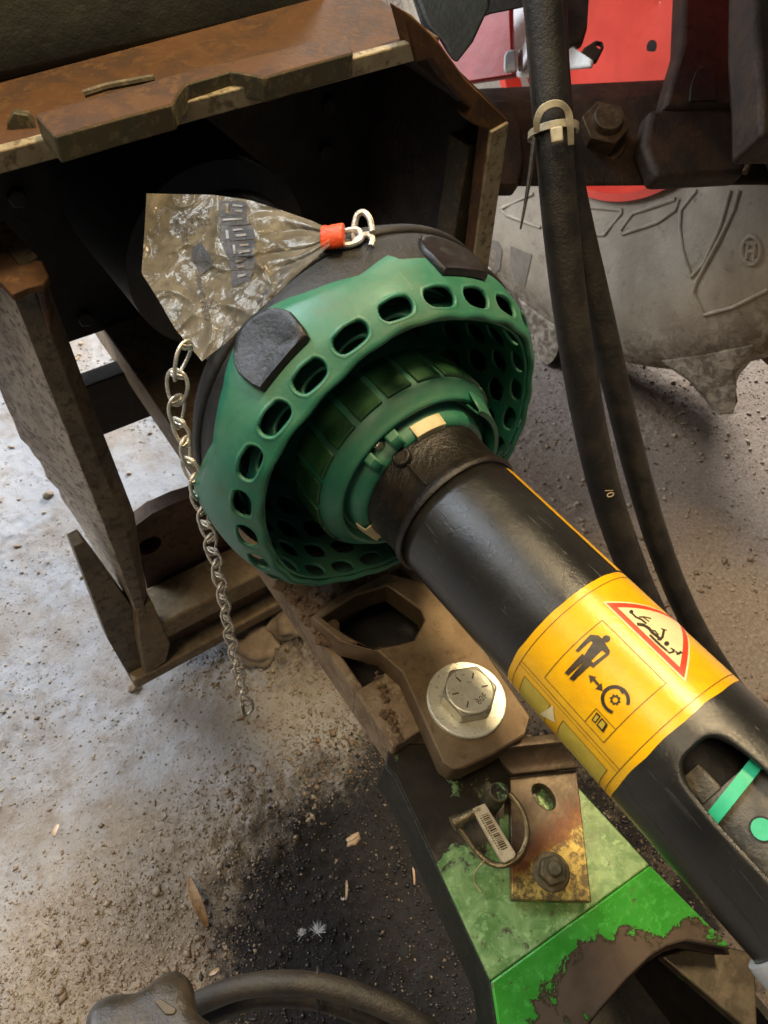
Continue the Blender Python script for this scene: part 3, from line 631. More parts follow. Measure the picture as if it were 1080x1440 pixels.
# ------------------------------------------------------------------ green hitch tongue
tg = thing('hitch_tongue', (.2, -.02, .43), 'green hitch tongue with chipped paint and arched cut-out under the drawbar bolt', 'hitch tongue')
zg = .470
topo = [onz(u, v, zg) for u, v in [(548, 1046), (541, 1076), (556, 1092), (624, 1236), (690, 1379), (914, 1216), (818, 1112), (760, 1040)]]
mb = MB(); mb.prism(topo, (0, 0, -.010)); mb.build('top_plate', M['paint_top'], tg, .0012)
# sloping apron with arched cut
crA, crB = onz(690.5, 1380, zg), onz(914.5, 1216.6, zg)
def slope(u, v):
    # plane through the crease, falling toward -y by 22 degrees
    nrm = _n((0, -math.sin(math.radians(20)), math.cos(math.radians(20)))); r = ray(u, v); t = ((crA-CAMP) @ nrm)/(r @ nrm); return CAMP+r*t
ap = [crB-(0, 0, 0), slope(1031, 1334), slope(1000, 1328), slope(966, 1322), slope(938, 1330), slope(914, 1345), slope(880, 1378), slope(845, 1418), slope(822, 1447), slope(805, 1500), slope(706, 1500), slope(700, 1440), crA]
mb = MB(); mb.prism(ap, (0, 0, -.010)); mb.build('apron', M['paint_slope'], tg, .0015)
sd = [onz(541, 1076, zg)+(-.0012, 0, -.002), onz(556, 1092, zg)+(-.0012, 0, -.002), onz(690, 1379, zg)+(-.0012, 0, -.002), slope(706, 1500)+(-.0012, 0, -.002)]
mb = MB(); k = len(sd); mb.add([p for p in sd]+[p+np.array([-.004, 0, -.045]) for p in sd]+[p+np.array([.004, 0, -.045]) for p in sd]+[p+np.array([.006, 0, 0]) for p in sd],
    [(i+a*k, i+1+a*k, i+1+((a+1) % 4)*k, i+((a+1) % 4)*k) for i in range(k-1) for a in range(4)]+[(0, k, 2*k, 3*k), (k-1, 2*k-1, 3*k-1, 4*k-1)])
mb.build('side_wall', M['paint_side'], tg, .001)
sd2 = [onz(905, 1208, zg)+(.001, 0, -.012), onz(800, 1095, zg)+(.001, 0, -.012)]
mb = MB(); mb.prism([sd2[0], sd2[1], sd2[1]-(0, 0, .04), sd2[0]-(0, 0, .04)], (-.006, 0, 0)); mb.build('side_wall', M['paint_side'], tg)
aw = [slope(u, v)+(0, 0, -.011) for u, v in [(1034, 1336), (1000, 1330), (966, 1324), (938, 1332), (914, 1347), (880, 1380), (845, 1420), (822, 1449)]]
mb = MB(); k = len(aw); mb.add(aw+[p+np.array([0, .004, -.03]) for p in aw], [(i, i+1, i+1+k, i+k) for i in range(k-1)]); mb.build('arch_wall', M['axle'], tg, solid=.004)
lp = [onz(u, v, .405) for u, v in [(930, 1345), (1000, 1325), (1062, 1340), (1066, 1462), (1041, 1440)]]
mb = MB(); mb.prism(lp, (0, 0, -.012)); mb.build('lower_plate', M['paint_low'], tg, .0015)
mb = MB(); mb.box((.10, -.30, .20), (.30, -.055, .205)).box((.10, -.30, .206), (.106, -.055, .425)).box((.294, -.30, .206), (.30, -.055, .39)).box((.107, -.0610, .206), (.293, -.055, .42)); mb.build('arch_dark_box', M['dark'], tg)  # dark box added behind the arch to block light in its opening
# latch bracket strap
zs_ = .4835
c0, c1, c2, c3 = [onz(u, v, zs_) for u, v in [(717, 1092), (811, 1082), (832, 1268), (720, 1265)]]
sc = onz(765, 1120, zs_); slot = [sc+np.array([.0072*math.cos(a)*1.0+.000, 0, 0])+np.array([0, .0105*math.sin(a), 0]) for a in np.linspace(0, 6.283, 25)[:-1]]
plate_holes('latch_strap', [c0, c1, c2, c3], [slot], .008, M['bracket'], tg, .0008)
mb = MB(); L0, R0 = c0, c1; rows = []
for k in range(9):
    a = k/8*math.radians(78); q = np.array([0, math.sin(a)*.026, (1-math.cos(a))*.026]); rows += [L0+q, R0+q]
mb.add(rows, [(2*i, 2*i+1, 2*i+3, 2*i+2) for i in range(8)]); mb.build('strap_bend', M['bracket'], tg, solid=.008, offset=-1, bevel=.0008)
hexbolt('strap_bolt', onz(775, 1226, zs_+.0005), (0, 0, 1), .0105, .0075, M['stampnut'] if 'stampnut' in M else M['bar_edge'], tg, (.0055, .006), .0135)
# vertical lock pin of the tongue
pt = onz(702, 1113, .505)
mb = MB(); mb.cylz(pt, .0073, zg-.002, .505, 28); pn = mb.build('pin', M['bar_edge'], tg, .001)
mb = MB(); mb.cylz(pt, .0062, .5051, .5056, 24); mb.build('pin_face', M['paint_top'], pn)

# linch pin with spring ring
lk = thing('linch_pin', tuple(onz(660, 1150, .487)), 'spring ring linch pin with barcode sticker lying beside the lock pin', 'linch pin')
zr = .494
rp = spline([onz(u, v, z) for u, v, z in [(640, 1160, .497), (652, 1172, .495), (668, 1195, .491), (690, 1214, .490), (712, 1216, .4925), (732, 1200, .494), (741, 1176, .496), (738, 1150, .499), (728, 1130, .501), (716, 1116, .501)]], 6)
mb = MB(); mb.tube(rp, .0021, 10); mb.build('spring_ring', M['wire'], lk)
a, b = onz(638, 1158, .497), onz(674, 1139, .498); mb = MB(); mb.tube([a-(b-a)*.05, a+(b-a)*.25, a+(b-a)*.27, b], [.0052, .0052, .0038, .0038], 14); mb.build('barrel', M['wire'], lk)
tb = [onz(u, v, .5015) for u, v in [(664, 1137), (682, 1129), (726, 1200), (724, 1206), (711, 1213), (706, 1211)]]
mb = MB(); mb.prism(tb, (0, 0, -.0045)); tbo = mb.build('tab', M['sticker'], lk, .0007)
T0, T1, T2 = [onz(u, v, .5017) for u, v in [(666, 1138), (682, 1131), (708, 1210)]]
ex = _n(T1-T0); ey = _n(T2-T0)
bars = []; y_ = .006
while y_ < .033:
    w_ = random.choice([.0004, .0007, .001]); bars.append([(.0025, y_), (.0075, y_), (.0075, y_+w_), (.0025, y_+w_)]); y_ += w_+random.choice([.0005, .0008, .0012])
for k in range(13): bars.append([(.0009, .007+k*.0019), (.0017, .007+k*.0019), (.0017, .0081+k*.0019), (.0009, .0081+k*.0019)])
decal('barcode', bars, lambda a, b: T0+ex*a+ey*b+np.array([0, 0, .0001]), M['ink'], tbo, .02)
tag((lambda m: (m.tube(spline([onz(u, v, z) for u, v, z in [(684, 1208, .494), (676, 1216, .499), (668, 1228, .486), (668, 1240, .478), (676, 1254, .476)]], 5), .0006, 5), m.build('straw', M['straw']))[1])(MB()), 'bent blade of dry straw caught on the spring ring', 'straw')

# ------------------------------------------------------------------ drive shaft with guard
ds = thing('drive_shaft', tuple(sh(0, 0, 0)), 'black drive shaft with green perforated guard bell and yellow warning label', 'drive shaft')
BX, BY = -.0025, .0055
def bell_r(s, phi):
    r = float(np.interp(s, [-.145, -.12, -.10, -.085, -.076, -.069, -.062, -.0555, -.05], [.1290, .1295, .1298, .1290, .1268, .1238, .1196, .1148, .1110]))
    k = max(0, min(1, (s+.075)/.025)); r += .0010*k*math.cos(math.radians(24*(phi-5)))
    hexm = math.cos(math.radians(6*(phi-96))); r += .0018*hexm*max(0, min(1, (s+.09)/.03))
    return r
def bell(phi, s, lift=0): return sh(s, phi, bell_r(s, phi)+lift, BX, BY)
S0, S1 = -.0712, -.0548
mb = MB(); cells = 24; off = 5-7.5-1
for k in range(cells):
    a = off+15*k; w = random.uniform(-.3, .3)
    hole_cell(mb, lambda u, v, l: bell(u, v, l), a, a+15, S0, S1, 5.9+w, .0072, 6, 4, 2.0, .0006)
phis = [off+2.5*k for k in range(144)]
def seam(phi):
    d = ((phi-126+30) % 60)-30                       # distance from the nearest lock tab
    return -.103-.014*max(0, 1-abs(d)/15)**.8 + .012*max(0, (abs(d)-14)/16)
mb.grid(lambda p, t: bell(p, seam(p)*(1-t)+S0*t), phis, [0, .25, .5, .75, 1], True)
# rolled rim
rim = [(S1, 0), (S1+.0016, -.0014), (S1+.0021, -.0030), (S1+.0012, -.0044), (S1-.0006, -.0052)]
mb.grid(lambda p, q: sh(rim[q][0], p, bell_r(S1, p)+rim[q][1], BX, BY), phis, range(5), True)
gb = mb.build('guard_bell', M['green'], ds, weld=2e-5, solid=.0028, offset=-1, angle=60)
# inner perforated funnel
mb = MB()
def funnel_r(s, phi): return float(np.interp(s, [-.165, -.14, -.10, -.06, -.052], [.084, .1010, .1085, .1100, .1098]))+.0013*math.cos(math.radians(6*(phi-96)))*max(0, min(1, (s+.09)/.03))
def fun(phi, s, l=0): return sh(s, phi, funnel_r(s, phi)+l, BX, BY)
for row, (a0, a1) in enumerate(((-.074, -.056), (-.096, -.074), (-.120, -.096), (-.145, -.120))):
    for k in range(cells):
        a = off+15*k+(7.5 if row % 2 else 0)
        hole_cell(mb, lambda u, v, l: fun(u, v, l), a, a+15, a0, a1, 5.2, (a1-a0)*.36, 6, 3, 2.1)
mb.grid(lambda p, s: fun(p, s), phis, [-.165, -.155, -.145], True)
mb.build('guard_funnel', M['green'], ds, weld=2e-5, solid=.0022, offset=-1, angle=60)
mb = MB(); mb.lathe([(-.16, .082), (-.165, .06), (-.166, .03)]); mb.build('funnel_base', M['pad'], ds, solid=.002)
# black rear boot
mb = MB(); mb.lathe([(-.086, .1215), (-.092, .1238), (-.105, .1250), (-.126, .1252), (-.138, .1215), (-.146, .1130), (-.152, .100), (-.158, .088), (-.17, .078), (-.20, .072), (-.25, .066), (-.33, .066), (-.34, .085), (-.50, .085)], 96, BX+.006, BY+.005)
mb.lathe([(-.118, .1246), (-.121, .1272), (-.126, .1274), (-.130, .1240)], 96, BX+.006, BY+.005)
mb.build('rear_boot', M['rubber'], ds, angle=50, solid=.002, offset=-1)
# D shaped lock tabs
for k in (0, 2, 3, 4, 5):
    c = 126+60*k; mb = MB(); ns = 14; V = []; nr = 5
    def tabp(a, rr):   # a: angle around outline, flat side towards the rim
        x = math.cos(a); y = math.sin(a); dphi = 10.2*rr*x*(1 if y < 0 else .96)
        s_ = -.087+rr*(.0275*y if y < 0 else .0125*min(1, y*2.6))
        return dphi, s_
    lv = [(1.0, .0004), (.985, .0030), (.93, .0042), (.80, .0036), (.45, .0014), (.12, .0012)]
    for rr, hgt in lv:
        for i in range(28):
            a = 2*math.pi*i/28; dp, s_ = tabp(a, rr); h2 = hgt+(.0016*math.exp(-((rr-.8)/.2)**2)*max(0, -math.cos(a)))
            V.append(sh(s_, c+dp, bell_r(s_, c+dp)+h2, BX, BY))
    n = 28; Fs = [(j*n+i, j*n+(i+1) % n, (j+1)*n+(i+1) % n, (j+1)*n+i) for j in range(5) for i in range(n)]+[tuple(5*n+i for i in range(n))]
    mb.add(V, Fs); mb.build('lock_tab', M['tab'], gb, angle=50)
# ribbed collar with pads
mb = MB(); mb.lathe([(-.16, .070), (-.12, .0705), (-.085, .0715), (-.058, .0710), (-.053, .0695), (-.049, .0660), (-.0465, .0635), (-.045, .0625), (-.0445, .0605), (-.046, .0590), (-.052, .0575), (-.053, .056), (-.0525, .0545), (-.040, .0525), (-.036, .0500), (-.036, .0465)], 120)
rc = mb.build('ribbed_collar', M['green'], ds, angle=70)
for k in range(20):
    c = 18*k+8; mb = MB(); a0, a1, b0, b1 = c-7.3, c+7.3, -.088, -.0565
    us = np.linspace(a0, a1, 7); vs = np.linspace(b0, b1, 5)
    fn = lambda u, v, h: sh(v, u, h)
    top_ = [[(u, v) for u in us] for v in vs]; mb.grid(lambda u, v: sh(v, u, .0728), us, vs)
    n0 = len(mb.v); edge = [(u, b0) for u in us]+[(a1, v) for v in vs[1:]]+[(u, b1) for u in us[::-1][1:]]+[(a0, v) for v in vs[::-1][1:-1]]
    m_ = len(edge); mb.add([sh(v, u, .0728) for u, v in edge]+[sh(v, u, .0708) for u, v in edge], [(i, (i+1) % m_, (i+1) % m_+m_, i+m_) for i in range(m_)])
    mb.build('collar_pad', M['pad'], rc, .0009, 2, weld=1e-5)
# clip tail on the flange, screw, bearing tabs
mb = MB(); mb.grid(lambda p, q: sh([-.049, -.040, -.034, -.034, -.045][q], p, [.0660, .0632, .0615, .0590, .0585][q]), np.linspace(-25, 52, 20), range(5)); mb.build('flange_tail', M['green'], rc, solid=.0012, angle=60)
for (a0, a1) in ((112, 120), (132, 139)):
    mb = MB(); mb.grid(lambda p, q: sh([-.052, -.040, -.036][q], p, [.0590, .0572, .0520][q]), np.linspace(a0, a1, 5), range(3)); mb.build('boss', M['green'], rc, solid=.003)
def radial_cyl(s, phi, r0, r1, rad, rad1=None, n=20):
    c = sh(s, phi, 0); e = _n(sh(s, phi, 1)-c); t = np.cross(SA, e); rad1 = rad1 or rad; mb = MB(); V = []
    for rr, q in ((r0, rad), (r1*.5+r0*.5, rad), (r1, rad1)):
        V += [c+e*rr+q*(math.cos(2*math.pi*k/n)*SA+math.sin(2*math.pi*k/n)*t) for k in range(n)]
    mb.add(V, [tuple(range(n)), tuple(2*n+k for k in range(n))]+[(j*n+k, j*n+(k+1) % n, (j+1)*n+(k+1) % n, (j+1)*n+k) for j in range(2) for k in range(n)]); return mb
radial_cyl(-.047, 126, .052, .0592, .0042, .003).build('screw', M['screw'], rc, .0006)
for (a0, a1, nm) in ((78, 103, 0), (196, 220, 0)):
    mb = MB(); us = np.linspace(a0, a1, 9)
    for q0, q1 in (((-.0425, .0535), (-.0345, .0515)), ((-.0345, .0515), (-.0345, .046)), ((-.0425, .0535), (-.0425, .047))):
        mb.grid(lambda p, q: sh((q0, q1)[q][0], p, (q0, q1)[q][1]), us, range(2))
    mb.build('bearing_tab', M['cream'], rc, .0006, weld=1e-5, solid=.001)
# black collar
mb = MB(); mb.lathe([(-.05, .0465), (-.034, .0468), (-.031, .0464), (-.010, .0452), (-.006, .0470), (-.003, .0478), (-.0008, .0478), (.0006, .0470), (.0008, .0455)], 96); co = mb.build('tube_collar', M['collar'], ds, angle=50)
radial_cyl(-.0365+.004, 120.5, .045, .0505, .0065, .0058).build('screw_boss', M['collar'], co, .0008)
radial_cyl(-.0365+.004, 120.5, .0500, .0507, .0030).build('screw_socket', M['dark'], co)
mb = MB(); mb.tube([sh(s_, 121, .0472) for s_ in (-.028, -.018, -.006)], .0007, 6); mb.build('mould_line', M['collar'], co)
# tube with service window
RT = .045; mb = MB(); SE = .40
w0, w1, ws0, ws1 = 82.5, 150, .186, .292
full = [2.5*k for k in range(144)]
mb.grid(lambda p, s: sh(s, p, RT), full, list(np.linspace(.0005, ws0, 24)), True)
mb.grid(lambda p, s: sh(s, p, RT), [150+2.5*k for k in range(118)], list(np.linspace(ws0, ws1, 28)))
hole_cell(mb, lambda u, v, l: sh(v, u, RT+l), w0, w1, ws0, ws1, 21.5, .046, 27, 4, 3.4, -.0005)
mb.grid(lambda p, s: sh(s, p, RT), full, list(np.linspace(ws1, SE, 10)), True)
mb.build('guard_tube', M['tube'], ds, weld=1e-5, solid=.0032, offset=-1, angle=60)
mb = MB(); mb.lathe([(.272, .0453), (.272, .0485), (.275, .0492), (.33, .0492), (.33, .0453)], 64); mb.build('end_sleeve', M['greycap'], ds, angle=40)
mb = MB(); mb.lathe([(.212, .001), (.212, .0335), (.214, .0345), (.40, .0345)], 64); it = mb.build('inner_tube', M['steel'], ds, angle=50)
mb = MB(); mb.lathe([(-.03, .02), (.212, .02)], 48); mb.build('inner_rod', M['dark'], ds)
mb = MB(); mb.grid(lambda p, q: sh([.2135, .2135, .2195, .2195][q]+.00009*(p-117), p, [.035, .0370, .0370, .035][q]), np.linspace(30, 210, 60), range(4)); mb.build('green_strap', M['strap'], it, angle=40)
mb = MB()
radial_cyl(.2345, 121, .0345, .0350, .0047).build('green_plug', M['strap'], it)
radial_cyl(.2345, 121, .0340, .0347, .0056).build('plug_rim', M['dark'], it)
mb = MB(); mb.grid(lambda p, q: sh([.198, .199, .2115, .2115][q], p, [.018, .0335, .034, .018][q]), np.linspace(121, 142, 8), range(4)); mb.build('spline_block', M['steel'], it, solid=.001)
mb = MB(); mb.grid(lambda p, s: sh(s, p, RT+.0003), np.linspace(18, 51, 14), np.linspace(.006, .1, 12)); mb.build('yellow_strip', M['yellow'], ds)

# label
LM = lambda h: (lambda a, b: sh(a, b/RT*180/math.pi, RT+h))     # (s, arc length) -> point
def LP(X, Y):
    s_, ph = cyl(700+X/3, 800+Y/3); return (s_, math.radians(ph)*RT)
DR = math.pi/180*RT
mb = MB()
def lab(p, s):
    e = s
    if s < .103: e = s+.0008*mnoise.noise(Vector((p*.06, 1, 0)))
    if s > .180: e = s+.0006*mnoise.noise(Vector((p*.06, 7, 0)))
    return sh(e, p, RT+.0002)
mb.grid(lab, full, list(np.linspace(.1015, .182, 16)), True); lb = mb.build('warning_label', M['yellow'], ds)
rect = lambda a0, a1, b0, b1, w: stroke([(a0, b0*DR), (a1, b0*DR), (a1, b1*DR), (a0, b1*DR), (a0, b0*DR)], w)
L = []
for b in range(20, 250, 10): L += stroke([(.1058, b*DR), (.1058, (b+10)*DR)], .0004)+stroke([(.1778, b*DR), (.1778, (b+10)*DR)], .0004)
L += rect(.1215, .1642, 100.5, 156.5, .00045)+stroke([(.1058, 162*DR), (.1778, 162*DR)], .00045)+stroke([(.1058, 165*DR), (.1778, 165*DR)], .0003)
L += stroke([(.151, 156.5*DR), (.151, 143.5*DR), (.1642, 143.5*DR)], .00045)
L += rect(.112, .132, 170, 215, .0004)+rect(.142, .1735, 171, 215, .0004)
decal('label_line', L, LM(.0004), M['line'], lb)
decal('label_field', [[(a, b*DR) for a, b in [(.112, 170), (.132, 170), (.132, 212), (.112, 212)]], [(a, b*DR) for a, b in [(.142, 171), (.1735, 171), (.1735, 212), (.142, 212)]]], LM(.0003), M['olive_ink'], lb)
man = [[(410,298),(448,336),(394,388),(364,366)], [(390,277),(425,281),(446,300),(472,345),(462,362),(388,300)], [(390,278),(404,294),(340,352),(328,345)], [(474,344),(470,362),(402,418),(390,407)], [(357,358),(381,378),(298,450),(283,438)], [(380,376),(404,396),(320,474),(303,462)]]
man.append([(458+17*math.cos(a), 295+15*math.sin(a)) for a in np.linspace(0, 6.283, 17)[:-1]])
arrow = [[(400,468),(408,460),(430,486),(422,494)], [(384,447),(416,456),(392,482)], [(444,515),(412,506),(438,480)]]
ic = [[LP(*p) for p in q] for q in man+arrow]
gc = LP(496, 552)
rg = .0062; seg = [(gc[0]+rg*math.cos(a), gc[1]+rg*math.sin(a)) for a in np.linspace(math.radians(62), math.radians(330), 26)]
ic += stroke(seg, .0017)
hd = LP(537, 512); ic.append([LP(508, 503), LP(538, 506), LP(528, 532)])
g_ = [(gc[0]+(.0023 if k % 2 else .0016)*math.cos(k*math.pi/8), gc[1]+(.0023 if k % 2 else .0016)*math.sin(k*math.pi/8)) for k in range(16)]
ic += stroke(g_+[g_[0]], .0008)
ic += [[LP(*p) for p in q] for q in ([(418,603),(436,622),(412,652),(396,636)], [(440,627),(466,656),(446,692),(428,672),(416,657)])]
decal('label_pictogram', ic, LM(.0005), M['ink'], lb)
decal('label_book_page', [[LP(*p) for p in q] for q in ([(418,614),(428,624),(412,644),(403,636)], [(442,637),(456,653),(442,676),(424,656)])], LM(.0006), M['olive_ink'], lb)
tri = lambda k, c=(.1415, 71.5): [(c[0]+(a-c[0])*k, (c[1]+(b-c[1])*k)*DR) for a, b in [(.1155, 89.5), (.1675, 89.5), (.1415, 34)]]
decal('sign_border', [tri(1.07)], LM(.00045), M['white_ink'], lb)
decal('sign_red', [tri(1.0)], LM(.0006), M['red_ink'], lb)
decal('sign_field', [tri(.80)], LM(.00075), M['white_ink'], lb)
def lps(*pts): return [LP(*p) for p in pts]
def blob(x, y, r): return [LP(x+r*math.cos(a), y+r*.9*math.sin(a)) for a in np.linspace(0, 6.283, 13)[:-1]]
fall = [blob(561, 184, 9)]+stroke(lps((566, 192), (580, 206), (606, 218), (622, 232)), .0013)+stroke(lps((596, 206), (616, 206), (642, 212)), .0009)+stroke(lps((612, 208), (634, 224)), .0009)
fall += stroke(lps((590, 236), (612, 240), (634, 252), (650, 272), (668, 286), (684, 300)), .0020)+stroke(lps((612, 240), (640, 262), (660, 264), (674, 280)), .0010)
fall += stroke(lps((642, 284), (664, 306), (690, 330), (706, 344)), .0015)+stroke(lps((674, 302), (692, 292), (698, 262)), .0012)+stroke(lps((688, 256), (708, 262)), .0009)
fall += [blob(710, 318, 11)]+stroke(lps((706, 344), (722, 358), (740, 352), (736, 342)), .0009)+stroke(lps((728, 338), (744, 346)), .0008)+stroke(lps((748, 352), (764, 362)), .0009)+stroke(lps((754, 364), (770, 352)), .0009)+stroke(lps((752, 358), (776, 358)), .0008)
decal('sign_pictogram', fall, LM(.0009), M['ink'], lb)
decal('sign_fragment', [[(a, b*DR) for a, b in [(.1335, 168), (.139, 180), (.1285, 192)]]], LM(.0005), M['white_ink'], lb)

# ------------------------------------------------------------------ chain
ch = thing('safety_chain', tuple(ony(350, 1000, .305)), 'thin bright steel safety chain hanging down beside the green guard', 'chain')
cp_ = spline([ony(u, v, y) for u, v, y in [(264, 484, .312), (252, 520, .309), (249, 575, .307), (260, 625, .306), (277, 690, .305), (296, 760, .305), (312, 830, .305), (322, 885, .305), (336, 945, .305), (349, 1000, .305)]], 30)
cum = np.concatenate([[0], np.cumsum([np.linalg.norm(b-a) for a, b in zip(cp_[:-1], cp_[1:])])]); Lc = cum[-1]
def at_len(l): return np.array([np.interp(l, cum, [p[i] for p in cp_]) for i in range(3)])
def link_mesh():
    mb = MB(); n = 36; P = []
    for k in range(n):
        t = 2*math.pi*k/n; c, s_ = math.cos(t), math.sin(t); wd = .0066*(1-.30*c); P.append((wd*s_*.92, .0005*math.sin(2*t), -.0118*c))     # pear outline, narrow at one end
    mb.tube(P, .00115, 8, closed=True)
    for dz in (-.0015, .0018):
        mb.tube([(.0040*math.cos(a), .0019*math.sin(a), .0088+dz*.55) for a in np.linspace(0, 6.283, 15)[:-1]], .0008, 6, closed=True)
    me = mb.mesh('link'); me.materials.append(M['chain']); me.polygons.foreach_set('use_smooth', [True]*len(me.polygons)); return me
lm = link_mesh(); pitch = .0172; l = .010; k = 0
while l < Lc-.026:
    p = at_len(l); t = _n(at_len(l-.006)-at_len(l+.006)); x = _n(np.cross((0, 1, 0.), t)); y = np.cross(t, x)
    a = (k % 2)*math.pi/2+.6+random.uniform(-.25, .25); e1 = x*math.cos(a)+y*math.sin(a); e2 = np.cross(t, e1)
    o = link('link', lm, None, ch, False); Mx = Matrix([[e1[i], e2[i], t[i], p[i]] for i in range(3)]+[[0, 0, 0, 1]])
    o.matrix_basis = Mx; l += pitch; k += 1
p = at_len(Lc-.02); mb = MB(); mb.tube(spline([p+np.array(q) for q in [(0, 0, .012), (.006, 0, 0), (.005, 0, -.022), (-.002, 0, -.028), (-.006, 0, -.02), (-.004, 0, .0)]], 6), .0018, 8); mb.build('snap_hook', M['chain'], ch)
mb = MB(); mb.box(tuple(p+(-.007, -.002, -.018)), tuple(p+(-.003, .002, .006))); mb.build('hook_gate', M['screw'], ch, .001)

# chain end hooked on top of the boot
hk = thing('hook_chain', tuple(atd(500, 340, .5)), 'short bent wire hook on top of the black boot beside the orange clip', 'hook')
d0 = .432
for pts in ([(522, 346), (524, 336), (516, 330), (505, 336), (498, 342)], [(524, 326), (520, 308), (512, 299), (503, 302), (499, 315), (497, 330), (500, 338), (508, 334)], [(478, 345), (494, 344), (508, 336), (504, 324), (492, 324), (478, 328)]):
    mb = MB(); mb.tube(spline([atd(u, v, d0+i*.001) for i, (u, v) in enumerate(pts)], 6), .0019, 8); mb.build('wire_link', M['chain'], hk)

# ------------------------------------------------------------------ plastic bag with clip
bg = thing('plastic_bag', tuple(atd(290, 500, .53)), 'crumpled clear plastic bag with black print draped over the shaft guard', 'plastic bag')
TL, TM, TR, BL, BR, LM_ = (206, 272), (345, 276), (462, 322), (255, 478), (462, 345), (199, 384)
def bag2(a, b):      # a 0..1 left -> clip, b 0..1 top -> bottom; returns photo position
    tops = [(206, 272), (250, 273), (300, 274), (350, 281), (400, 297), (440, 311), (464, 321)]
    bots = [(284, 508), (318, 482), (350, 450), (384, 418), (414, 390), (440, 366), (464, 345)]
    lefts = [(206, 272), (203, 330), (199, 384), (222, 420), (246, 462), (284, 508)]
    t = np.array([np.interp(a, np.linspace(0, 1, 7), [p[i] for p in tops]) for i in (0, 1)]); q = np.array([np.interp(a, np.linspace(0, 1, 7), [p[i] for p in bots]) for i in (0, 1)])
    lf = np.array([np.interp(b, np.linspace(0, 1, 6), [p[i] for p in lefts]) for i in (0, 1)])
    base = t*(1-b)+q*b; l0 = np.array(tops[0])*(1-b)+np.array(bots[0])*b
    return base+(lf-l0)*(1-a)**1.5
def bagpt(a, b, h=0):
    u, v = bag2(a, b); d = .495-.06*a-.062*b+.05*a*b
    w = (1-a)**.6; nz = Vector((u*.021, v*.021, 3.1)); rg_ = lambda k, o: max(0, 1-1.9*abs(mnoise.noise(nz*k+Vector((o, o*.7, 0)))))**5
    crease = mnoise.noise(nz*.6)*.012+rg_(.8, 0)*.005+rg_(1.5, 4)*.0022+rg_(2.6, 9)*.0010
    rad = abs(math.sin(b*11+2*mnoise.noise(Vector((a*3, b*3, 0)))))*.006*a
    return atd(u, v, d-(crease*w+rad)*.8-h)
mb = MB(); mb.grid(lambda a, b: bagpt(a, b), np.linspace(0, 1, 130), np.linspace(0, 1, 120)); mb.build('film', M['film'], bg, angle=180)
mb = MB(); mb.grid(lambda a, b: bagpt(a, b, -.012-.012*math.sin(math.pi*b)*(1-a)), np.linspace(0, 1, 50), np.linspace(0, 1, 44)); mb.build('back_film', M['film'], bg, angle=180)
def inv(u, v):       # photo position -> (a, b) on the sheet
    a, b = .5, .5
    for _ in range(25):
        p = bag2(a, b); e = np.array([u, v])-p; h = 1e-3; J = np.stack([(bag2(a+h, b)-p)/h, (bag2(a, b+h)-p)/h], 1)
        try: st = np.linalg.solve(J, e)
        except np.linalg.LinAlgError: break
        a = min(max(a+st[0]*.7, 0), 1); b = min(max(b+st[1]*.7, 0), 1)
    return a, b
def bagfn(x, y): a, b = inv(x*1000, y*1000); return bagpt(a, b, .0008)
B = lambda q: [((190+x/2.919)/1000, (250+y/2.918)/1000) for x, y in q]
pr = [B(q) for q in ([(345,92),(455,98),(458,150),(340,155)], [(330,158),(458,152),(478,190),(335,200)], [(338,204),(480,194),(492,250),(348,262)], [(352,266),(493,254),(494,318),(380,325)], [(384,329),(494,322),(490,372),(392,380)], [(395,384),(488,376),(472,418),(398,448)],
      [(232,290),(268,262),(312,330),(318,362),(270,398),(240,350)])]
decal('print_block', pr, bagfn, M['bag_ink'], bg, .012)
fi = []
def txt(t, size, cx, cy, ang):
    c, s_ = math.cos(ang), math.sin(ang); out = []
    for p in text_polys(t, size): out.append([(cx+x*c+y*s_, cy+x*s_-y*c) for x, y in p])
    return out
P_ = lambda x, y: ((190+x/2.919)/1000, (250+y/2.918)/1000)
fi.append(txt('C PELD', .013, *P_(283, 528), math.radians(75))); fi.append(txt('1000', .011, *P_(262, 425), math.radians(85)))
for (x, y, a) in ((170, 205, 82), (200, 225, 84), (228, 200, 82), (262, 165, 84), (292, 160, 84)):
    fi.append(txt(random.choice(['HERE', 'NIET', 'PLAS', 'KEEP']), .012, *P_(x, y), math.radians(a)))
rec = []
for k in range(3):
    a = math.radians(90+120*k); b = math.radians(90+120*(k+1)); q = P_(322, 522); r_ = .0088
    A_, B_ = np.array([q[0]+r_*math.cos(a), q[1]-r_*math.sin(a)]), np.array([q[0]+r_*math.cos(b), q[1]-r_*math.sin(b)])
    rec += stroke([tuple(A_*.86+B_*.14), tuple(A_*.3+B_*.7)], .0022)
for q in fi: decal('print_text', q, bagfn, M['bag_ink'], bg, .02)
decal('recycling_mark', rec, bagfn, M['bag_ink'], bg, .02)
WL = [B(q) for q in ([(372,105),(384,105),(384,145),(372,145)], [(400,108),(440,112),(440,120),(400,116)], [(410,130),(440,132),(440,142),(410,138)], [(370,215),(382,215),(386,250),(374,250)], [(400,210),(440,206),(442,214),(402,218)], [(412,232),(455,228),(456,238),(414,242)], [(400,275),(410,275),(414,312),(404,314)], [(428,272),(466,270),(467,278),(430,282)], [(432,298),(470,294),(470,304),(434,308)], [(412,338),(446,335),(447,344),(414,348)], [(418,362),(450,358),(450,367),(420,371)], [(420,398),(455,392),(452,402),(422,410)], [(456,160),(464,158),(470,186),(462,188)], [(360,168),(440,164),(440,171),(361,176)])]
decal('print_letter', WL, lambda x, y: (lambda q: bagpt(q[0], q[1], .0014))(inv(x*1000, y*1000)), M['bag_letter'], bg, .02)
